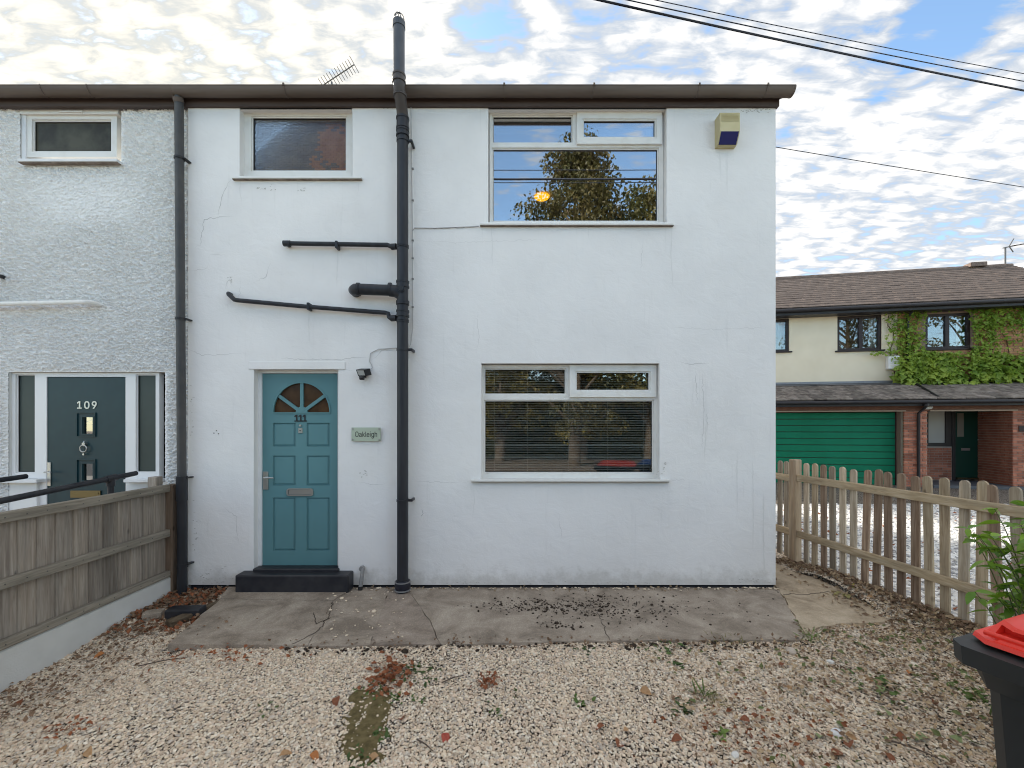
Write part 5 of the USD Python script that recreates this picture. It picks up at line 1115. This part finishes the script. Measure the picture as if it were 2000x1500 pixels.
# ------------------------------------------------------------------ wheelie bins
binblack = M('bin_plastic', (.022, .024, .025), (.030, .032, .033), scale=3, rough=.5, bump=.35, bscale=420, bdist=.0015)
def wheelie_bin(x, y, ang, lid_mat, label):
    t = thing('wheelie_bin', label, 'bin', (x, y, -.03), ang)
    # local: +x from the front lip to the back, -y towards the camera side
    Wd, Dp = .58, .74
    def hull(pts): return m3.Manifold.hull_points(np.array(pts, float))
    def loop(x0, x1, y0, y1, z, c=.04):
        return [(x0 + c, y0, z), (x0, y0 + c, z), (x1 - c, y0, z), (x1, y0 + c, z), (x0 + c, y1, z), (x0, y1 - c, z), (x1 - c, y1, z), (x1, y1 - c, z)]
    bodym = hull(loop(.115, .66, -Wd + .035, -.035, .955) + loop(.16, .60, -Wd + .075, -.075, .05))
    lp2 = lambda n, m, mat, smooth=False: part(n, m, mat, t, True, smooth)
    lp2('body', MB().mani(bodym), binblack, 30)
    rim = hull(loop(0, .70, -Wd, 0, 1.005, .035) + loop(.004, .70, -Wd + .003, -.003, .945, .035))
    lp2('rim', MB().mani(rim), binblack, 30)
    lip = hull(loop(.030, .125, -Wd + .03, -.03, .944) + loop(.112, .125, -Wd + .05, -.05, .85, .004))
    lp2('front_web', MB().mani(lip), binblack, 30)
    lid = hull(loop(.05, .72, -Wd + .022, -.022, 1.018, .05) + loop(.055, .72, -Wd + .026, -.026, 1.032, .05))
    lid2 = hull(loop(.065, .70, -Wd + .04, -.04, 1.030, .05) + loop(.105, .68, -Wd + .075, -.075, 1.082, .05) + loop(.14, .66, -Wd + .10, -.10, 1.090, .05))
    cut = hull([(.04, yy, z) for yy in (-Wd + .07, -.07) for z in (1.040, 1.072)] + [(.15, yy, z) for yy in (-Wd + .08, -.08) for z in (1.042, 1.070)])
    lp2('lid', MB().mani((lid + lid2) - cut), lid_mat, 25)
    lp2('lid_handle', MB().tube([(.078, -.06, 1.047), (.078, -Wd + .06, 1.047)], .008, 10), lid_mat, 40)
    lp2('handle', MB().tube([(.70, -.06, 1.0), (.79, -.07, .99), (.79, -Wd + .07, .99), (.70, -Wd + .06, 1.0)], .016, 10), binblack, 40)
    for yy in (-.02, -Wd + .02): lp2('wheel', MB().tube([(.62, yy - .025, .10), (.62, yy - .02, .10), (.62, yy + .02, .10), (.62, yy + .025, .10)], [.07, .10, .10, .07], 20), binblack, 40)
    return t
red_l = M('red_lid', (.80, .040, .022), (.84, .050, .03), scale=3, rough=.38, bump=.1, bscale=300, bdist=.001)
blue_l = M('blue_lid', (.03, .10, .32), rough=.4)
wheelie_bin(1.465, 1.415, math.radians(20), red_l, 'black wheelie bin with red lid at the lower right')
wheelie_bin(2.30, 1.15, math.radians(20), blue_l, 'black wheelie bin with blue lid, mirrored at the right of the ground floor window')

# ------------------------------------------------------------------ shrub by the bin
sh = thing('leafy_shrub', 'bright green leafy shrub between the picket fence and the red lidded bin', 'shrub', (2.95, 2.3, 0))
r = np.random.default_rng(81)
sh_leaf = [M('shrub_leaf_%d' % k, a, b, scale=14, rough=.45, trans=.3, rnd=.25, spec=.5) for k, (a, b) in enumerate((((.17, .32, .025), (.24, .40, .04)), ((.24, .42, .035), (.33, .50, .06)), ((.10, .22, .018), (.15, .29, .03))))]
stems, leafs = MB(), []
for k in range(80):
    b0 = np.array([3.0 + r.normal(0, .09), 2.3 + r.normal(0, .1), -.02])
    z_ = r.uniform(.40, 1.30); xm = np.interp(z_, [.4, .7, .95, 1.10, 1.32], [2.82, 2.72, 2.58, 2.50, 2.74])
    tip = np.array([xm + abs(r.normal(0, .30)), 2.2 + r.normal(0, .18), z_])
    mid = b0 * .4 + tip * .6 + np.array([.10, 0, .12])
    pts = [b0 * (1 - t) ** 2 + 2 * mid * t * (1 - t) + tip * t * t for t in np.linspace(0, 1, 9)]
    stems.tube(pts, np.linspace(.005, .0018, 9), 5)
    for t in (.76, .90, 1.0):
        p = b0 * (1 - t) ** 2 + 2 * mid * t * (1 - t) + tip * t * t
        a0_ = r.uniform(0, 2 * np.pi)
        for q_ in range(3): leafs.append((p, a0_ + q_ * 2.1 + r.normal(0, .3), r.normal(-.12, .35), r.uniform(.055, .105)))
leafs.sort(key=lambda q: q[0][0] / q[0][1])
part('stems', stems, M('shrub_stem', (.10, .13, .04), rough=.7), sh, smooth=60)
def big_leaf(p, az, pitch, L_, roll, width=.46):
    n = 6; t = np.linspace(0, 1, n); hw = width * .5 * np.sin(np.pi * t ** .8) ** .8 * (1 - .15 * t)
    curl = -.22 * t ** 2
    vs = []
    for s_ in (-1, 0, 1): vs.append(np.c_[t, s_ * hw, curl + abs(s_) * hw * .35])
    v = np.vstack(vs) * L_
    f = []
    for a in (0, n):
        for k in range(n - 1): f.append([a + k, a + k + 1, a + n + k + 1, a + n + k])
    v = v @ Rx(roll).T @ Ry(-pitch).T @ Rz(az).T + p
    return v, f
more = MB()
for k, (p, az, pt, L_) in enumerate(leafs):
    v, f = big_leaf(p, az, pt, L_, r.normal(0, .35))
    if k < 300: part('leaf', MB().add(v, f), sh_leaf[r.integers(0, 3)], sh, smooth=True)
    else: more.add(v, f)
part('leaves', more, sh_leaf[0], sh, smooth=True, kind='stuff')

# ------------------------------------------------------------------ litter, moss, weeds
lit_cols = [M('litter_brown', (.15, .092, .055), (.29, .185, .115), scale=30, rough=.85, rnd=.4), M('litter_tan', (.36, .25, .15), (.50, .37, .23), scale=30, rough=.85, rnd=.35), M('litter_rust', (.22, .07, .03), (.30, .11, .045), scale=30, rough=.8, rnd=.35), M('litter_green', (.15, .19, .06), (.24, .26, .10), scale=30, rough=.8, rnd=.3)]
def litter(name, label, fn, n, size, mat, seed, zoff=.012):
    r = np.random.default_rng(seed); P = []
    while len(P) < n:
        q_ = fn(r)
        if q_ is not None: P.append(q_)
    P = np.array(P); z = gh(P[:, 0], P[:, 1]) + zoff + r.uniform(0, .028, n)
    on = shapely.contains_xy(slab_area, P[:, 0], P[:, 1]); z = np.where(on, .016 + r.uniform(0, .012, n), z)
    v, f = leaf_cloud(r, np.c_[P, z], size, .0, .62)
    top(name, MB().add(v, f), mat, label, 'leaf litter', kind='stuff')
def near_fence(r):
    y = r.uniform(2.6, 5.4); x = fence_x(y) - abs(r.normal(0, .26)) + .08
    if x < 2.8 and y > D: return None
    if y > 4.2 and shapely.contains_xy(slab_area, x, y) and r.random() < .85: return None
    return (x, y)
def spread(r):
    x, y = r.uniform(.9, 3.6), r.uniform(1.8, 3.6)
    if r.random() > .15 + .85 * ((x - .9) / 2.7) ** 1.2 or shapely.contains_xy(slab_area, x, y): return None
    return (x, y)
def corner(r):
    x, y = r.uniform(-3.46, -2.68), r.uniform(3.5, D - .02)
    if shapely.contains_xy(slab_area.buffer(.02), x, y) or r.random() > .25 + .75 * smooth01((y - 3.55) / .6): return None
    return (x, y)
def leftside(r):
    y = r.uniform(1.9, 3.7); x = FXL + abs(r.normal(0, .42)) + .02
    return (x, y)
def slab_edge(r):
    px = r.uniform(560, 1590); x, y = gp(px, 1266 - (px > 860) * 8 + r.normal(0, 7)); return (x, y)
def wallfoot(r):
    x = r.uniform(XL + .8, XR); return (x, D - abs(r.normal(.02, .035)) - .01)
litter('leaf_litter', 'drift of brown dead leaves along the foot of the picket fence', near_fence, 1300, .05, lit_cols[0], 91)
litter('leaf_litter', 'tan dry leaves among the litter by the picket fence', near_fence, 1300, .045, lit_cols[1], 92)
litter('leaf_litter', 'brown leaf fragments over the gravel at the right', spread, 1700, .030, lit_cols[0], 93)
litter('leaf_litter', 'greenish leaf fragments over the gravel at the right', spread, 420, .042, lit_cols[3], 94)
litter('leaf_litter', 'tan leaf fragments over the gravel at the right', spread, 2000, .032, lit_cols[1], 95)
litter('leaf_litter', 'brown leaves heaped in the corner by the downpipe', corner, 620, .05, lit_cols[0], 96)
litter('leaf_litter', 'rusty leaves heaped in the corner by the downpipe', corner, 330, .05, lit_cols[2], 97)
litter('leaf_litter', 'brown leaf fragments along the low rendered wall', leftside, 750, .032, lit_cols[0], 98)
litter('leaf_litter', 'brown leaf scraps along the front edge of the concrete path', slab_edge, 260, .030, lit_cols[0], 121)
litter('leaf_litter', 'tan leaf fragments along the foot of the white house', wallfoot, 130, .035, lit_cols[1], 99)
def on_drive(r):
    y = r.uniform(2.8, 8.5); x = r.uniform(3.85, 10.5)
    return (x, y) if fence_x(y) + .12 < x < 1.36 * y + .4 else None
litter('leaf_litter', 'rusty leaf scraps on the white driveway gravel behind the picket fence', on_drive, 260, .06, lit_cols[2], 111, .02)
soil = M('loose_soil', (.030, .020, .013), (.055, .038, .026), scale=40, rough=.95)
def crumbs(name, label, P, size, mat, seed, z=None):
    r = np.random.default_rng(seed); b = MB(); base = trimesh.creation.icosphere(subdivisions=0)
    for k, p in enumerate(P):
        v = np.array(base.vertices) * r.uniform(.6, 1.4, 3) * np.array([1, 1, .5]) * size * np.exp(r.normal(0, .4)) @ Rz(r.uniform(0, 6.3)).T
        zz = z if z is not None else float(gh(p[0], p[1])) + .012
        b.add(v + [p[0], p[1], zz], base.faces)
    top(name, b, mat, label, 'soil', kind='stuff', smooth=True)
r = np.random.default_rng(101); P = []
for (cx_, cy_, sx, sy, n) in ((1090, 1185, 75, 7, 260), (1150, 1192, 60, 10, 170), (1010, 1185, 30, 8, 60), (1200, 1175, 60, 7, 70), (1200, 1205, 70, 12, 110), (1075, 1222, 12, 4, 22), (1105, 1226, 22, 3, 24), (1300, 1190, 90, 14, 90)):
    P += [gp(r.normal(cx_, sx), np.clip(r.normal(cy_, sy), 1157, 1246)) for _ in range(n)]
crumbs('soil_crumbs', 'dark crumbs of soil scattered on the concrete path', P, .0064, soil, 102, .013)
P = [slab_edge(r) for _ in range(330)]
crumbs('soil_edge', 'dark soil along the front edge of the concrete path', P, .010, soil, 103)
P = [(r.uniform(XL + .9, XR), D - abs(r.normal(.0, .03)) - .01) for _ in range(240)] + [gp(r.uniform(640, 790), r.uniform(1158, 1250)) for _ in range(60)]
crumbs('stray_stones', 'small stray stones on the concrete path', P, .008, stone_cols[0], 104, .018)
# moss hollow
mg = np.random.default_rng(105); mb_ = MB()
mossm = M('moss', (.105, .080, .032), (.20, .155, .070), scale=26, rough=1., bump=.8, bscale=160, bdist=.006)
mx0, my0, mx1, my1 = moss_poly.bounds
X, Y = np.meshgrid(np.linspace(mx0 - .06, mx1 + .06, 46), np.linspace(my0 - .06, my1 + .06, 54), indexing='ij')
dm = np.array([[moss_poly.exterior.distance(Point(a, b)) * (1 if moss_poly.contains(Point(a, b)) else -1) for a, b in zip(ra, rb)] for ra, rb in zip(X, Y)])
Z = gh(X, Y) - .002 + .016 * np.clip((dm + (meshkit.fbm(np.stack([X * 9, Y * 9, 0 * X], -1), 3, 6) - .62) * .16) / .05, -1.2, 1) + (meshkit.fbm(np.stack([X * 28, Y * 28, 0 * X], -1), 3, 3) - .5) * .022
i_, j_ = np.meshgrid(np.arange(45), np.arange(53), indexing='ij')
top('moss_patch', (np.c_[X.ravel(), Y.ravel(), Z.ravel()], np.stack([i_ * 54 + j_, (i_ + 1) * 54 + j_, (i_ + 1) * 54 + j_ + 1, i_ * 54 + j_ + 1], -1).reshape(-1, 4)), mossm, 'mossy bare hollow in the gravel in front of the soil pipe', 'moss', kind='stuff', smooth=True)
# weeds and grass tufts
weed_m = [leaf_mat('weed_green', (.07, .125, .028), (.12, .19, .045), 20, .2), leaf_mat('grass_green', (.10, .17, .030), (.18, .25, .06), 20, .25), leaf_mat('dry_grass', (.20, .18, .06), (.30, .26, .10), 20, .2)]
def weed(px, py, n, size, spread_, mat, label, blade=False, seed=0):
    r = np.random.default_rng(seed); x, y = gp(px, py, -.02); z = float(gh(x, y)) + .006
    b = MB()
    for k in range(n):
        p = np.array([x + r.normal(0, spread_), y + r.normal(0, spread_), z]); az = r.uniform(0, 6.28)
        v, f = big_leaf(p, az, r.uniform(.35, 1.15) if blade else r.uniform(.1, .7), size * r.uniform(.6, 1.3), r.normal(0, .3), .10 if blade else .55)
        b.add(v, f)
    top('grass_tuft' if blade else 'weed', b, mat, label, 'grass' if blade else 'weed', smooth=True)
WL = [(818, 1310, 70, .035, .075, 0, 'low green weed right of the rusty leaf heap in the gravel', 0), (722, 1342, 40, .032, .055, 0, 'low green weed left of the rusty leaf heap in the gravel', 0), (768, 1366, 20, .04, .03, 0, 'small weed below the rusty leaf heap', 0), (817, 1365, 12, .03, .022, 0, 'tiny weed right of the mossy hollow', 0),
      (738, 1425, 30, .035, .03, 0, 'dark green weed at the right rim of the mossy hollow', 0), (690, 1480, 36, .03, .05, 0, 'weed at the near end of the mossy hollow', 0), (1370, 1360, 26, .08, .03, 1, 'bright green grass tuft in the right of the gravel', 1), (1400, 1372, 24, .07, .035, 2, 'dry yellow grass beside the bright green tuft', 1), (1335, 1385, 22, .04, .035, 0, 'low weed left of the bright green grass tuft', 0),
      (1134, 1376, 14, .035, .02, 0, 'small weed alone in the middle of the gravel', 0), (1403, 1437, 10, .05, .02, 1, 'small green seedling near the bottom right of the gravel', 0), (1585, 1248, 40, .075, .05, 1, 'grass tuft at the right front corner of the concrete path', 1), (1420, 1258, 44, .06, .07, 2, 'yellowish grass along the path edge', 1), (1295, 1262, 36, .045, .08, 0, 'low weeds along the front edge of the path', 0), (1143, 1275, 12, .04, .03, 0, 'single weed just below the path edge', 0), (1322, 1300, 12, .04, .025, 0, 'small dark weed below the path on the right', 0),
      (1720, 1340, 40, .05, .07, 0, 'weed patch in the leafy gravel left of the bin', 0), (1900, 1360, 36, .05, .05, 1, 'green weed close to the bin', 0), (1000, 1355, 8, .03, .02, 0, 'tiny weed at the centre of the gravel', 0), (970, 1395, 12, .03, .03, 0, 'pale small weed in the middle foreground', 0), (515, 1390, 14, .03, .04, 0, 'faint weed left of the mossy hollow', 0), (1640, 1170, 16, .05, .05, 2, 'yellow leaves on the litter by the picket fence', 0)]
for k, (px, py, n, sz, spd, mi, lab, bld) in enumerate(WL): weed(px, py, n, sz, spd, weed_m[mi], lab, bool(bld), 200 + k)
# rusty leaf heaps
def heap(px, py, sx, sy, n, size, mat, label, seed):
    r = np.random.default_rng(seed); c = [gp(r.normal(px, sx), r.normal(py, sy)) for _ in range(n)]; c = np.array(c)
    v, f = leaf_cloud(r, np.c_[c, gh(c[:, 0], c[:, 1]) + .012 + r.uniform(0, .03, n)], size, 0, .6)
    top('leaf_heap', MB().add(v, f), mat, label, 'leaf litter', kind='stuff')
heap(768, 1315, 17, 14, 130, .045, lit_cols[2], 'rusty brown heap of dead leaves in the gravel below the soil pipe', 301)
heap(745, 1340, 18, 8, 40, .04, lit_cols[2], 'rusty leaves trailing from the heap in the gravel', 302)
heap(957, 1333, 11, 8, 42, .036, lit_cols[2], 'small rusty clump of leaves in the middle of the gravel', 303)
heap(420, 1275, 60, 12, 90, .035, lit_cols[2], 'reddish leaves along the left front edge of the path', 304)
heap(140, 1415, 40, 12, 36, .03, lit_cols[2], 'reddish leaf scraps in the left of the gravel', 305)
heap(1480, 1430, 110, 45, 120, .034, lit_cols[2], 'rust coloured leaf scraps in the right of the gravel', 306)
# individual fallen leaves
LV = [(608, 1472, 'orange'), (740, 1466, 'tan'), (868, 1434, 'red'), (125, 1462, 'tan'), (168, 1474, 'tan'), (40, 1340, 'rust'), (1218, 1430, 'tan'), (1205, 1462, 'rust'), (1180, 1420, 'rust'), (1332, 1445, 'rust'), (1625, 1478, 'rust'), (1560, 1495, 'rust'), (1730, 1474, 'rust'), (1748, 1443, 'rust'), (1775, 1320, 'orange'), (1540, 1343, 'tan'), (1530, 1298, 'rust'), (1822, 1378, 'rust'), (1880, 1458, 'green'), (1810, 1447, 'green'), (1735, 1402, 'green'), (1722, 1345, 'green'), (1580, 1303, 'green'), (1465, 1412, 'rust'), (1452, 1463, 'tan'), (1480, 1400, 'rust'), (1660, 1465, 'rust'), (205, 1258, 'orange'), (1665, 1160, 'yellow'), (1705, 1182, 'tan'), (657, 1365, 'rust'), (785, 1400, 'rust'), (500, 1262, 'tan'), (1250, 1350, 'tan'), (1880, 1310, 'green'), (1680, 1262, 'green'), (545, 1478, 'tan'), (1650, 1436, 'tan'), (1705, 1330, 'tan'), (1600, 1445, 'green')]
lc = {'orange': M('leaf_orange', (.42, .14, .04), (.52, .22, .07), scale=60, rough=.7), 'tan': M('leaf_tan', (.40, .22, .10), (.50, .31, .16), scale=60, rough=.75), 'red': M('leaf_red', (.38, .06, .04), (.46, .10, .06), scale=60, rough=.6), 'rust': M('leaf_rust', (.20, .065, .028), (.30, .11, .05), scale=60, rough=.7), 'green': M('leaf_pale_green', (.20, .25, .10), (.30, .34, .16), scale=60, rough=.65), 'yellow': M('leaf_yellow', (.45, .40, .05), (.55, .48, .10), scale=60, rough=.65)}
r = np.random.default_rng(401)
LV.sort(); seen_ = {}; tot_ = {c: sum(1 for q in LV if q[2] == c) for *_, c in LV}
ORD = 'first second third fourth fifth sixth seventh eighth ninth tenth eleventh twelfth thirteenth fourteenth fifteenth sixteenth seventeenth eighteenth'.split()
for px, py, c in LV:
    seen_[c] = seen_.get(c, 0) + 1; where = ('' if tot_[c] == 1 else ', %s of them from the left' % ORD[seen_[c] - 1])
    x, y = gp(px, py, -.01); z = float(gh(x, y)) + .020
    v, f = big_leaf(np.array([0, 0, 0.]), 0, r.normal(0, .12), r.uniform(.055, .085), r.normal(0, .25), .62)
    v[:, 2] *= 1.8; v = v @ Rz(r.uniform(0, 6.28)).T + [x, y, z]
    top('fallen_leaf', MB().add(v, f), lc[c], {'orange': 'orange fallen leaf lying on the gravel', 'tan': 'tan dry fallen leaf lying on the gravel', 'red': 'red fallen leaf lying alone on the gravel', 'rust': 'rust brown fallen leaf lying on the gravel', 'green': 'pale green fallen leaf lying on the gravel', 'yellow': 'yellow leaf lying on the litter by the picket fence'}[c] + where, 'leaf', {'red': None, 'yellow': None}.get(c, c + ' leaves fallen on the gravel'), smooth=True)
# stones and timbers in the corner
def stone(px, py, s, mat, label, seed, sq=(1.2, .9, .6)):
    x, y = gp(px, py); b = trimesh.creation.icosphere(subdivisions=3); v = np.array(b.vertices)
    v = v * (1 + .3 * (meshkit.fbm(v * 1.6 + seed, 3, seed)[:, None] - .5)) * np.array(sq) * s
    top('stone', trimesh.Trimesh(v @ Rz(seed).T + [x, y, float(gh(x, y)) + s * .25 + .008], b.faces, process=False), mat, label, 'stone', smooth=True)
stone(1545, 1270, .038, stone_cols[5], 'rounded grey stone at the right front corner of the path', 1)
stone(1634, 1430, .032, M('white_pebble', (.80, .80, .80), rough=.6), 'smooth white pebble in the right foreground gravel', 2, (.8, 1.2, .6))
stone(1622, 1290, .022, white_cols[0], 'small white stone right of the path corner', 3)
stone(1436, 1470, .020, white_cols[0], 'small white stone among rusty leaves at the bottom right', 4)
stone(1800, 1190, .04, white_cols[1], 'pale stone in the litter by the picket fence', 5)
cx0, cy0 = gp(345, 1196)
v, f = cbox(-.24, .24, -.06, .06, -.06, .055, .012)
kb = thing('kerb_stone', 'broken black painted kerb stone lying in front of the downpipe', 'kerb', (cx0, cy0, 0), math.radians(4))
part('block', MB().add(v * [.62, 1, 1] + [.08, 0, -.012], f), black_paint, kb, True)
part('chip', MB().add(v * [.30, .8, .8] @ Rz(.3).T + [-.19, -.01, -.02], f), conc_a, kb, True, label='broken grey end')
tx, ty = gp(402, 1188)
v, f = cbox(-.045, .045, -.30, .30, -.05, .012, .01)
top('timber_edging', MB().add(v @ Rz(math.radians(-20)).T + [tx - .02, ty, .0], f), wood('old_timber', (.10, .07, .045), (.16, .12, .08), (.22, .17, .12), 'y'), 'old timber edging beside the left end of the concrete path', 'plank')
for k, (px, py, l, a) in enumerate(((885, 1325, .16, .5), (320, 1285, .30, .35), (830, 1452, .14, -.7), (1625, 1280, .16, .9), (1720, 1355, .14, 1.9), (1790, 1470, .2, -.8))):
    x, y = gp(px, py); z = float(gh(x, y)) + .022; d_ = np.array([math.cos(a), math.sin(a), .03]) * l / 2
    top('twig', MB().tube([np.array([x, y, z]) - d_, np.array([x, y, z + .008]), np.array([x, y, z]) + d_], [.0045, .004, .002], 6), M('twig_bark', (.12, .09, .07), rough=.9) if k == 0 else UsdShade.Material.Get(stage, LK + 'twig_bark'), ['curved twig right of the rusty leaf heap', 'long dark twig near the low rendered wall', 'pale straw in the middle foreground', 'short twig right of the path corner', 'dark upright twig in the leafy gravel', 'long twig in the lower right gravel'][k], 'twig', smooth=60)
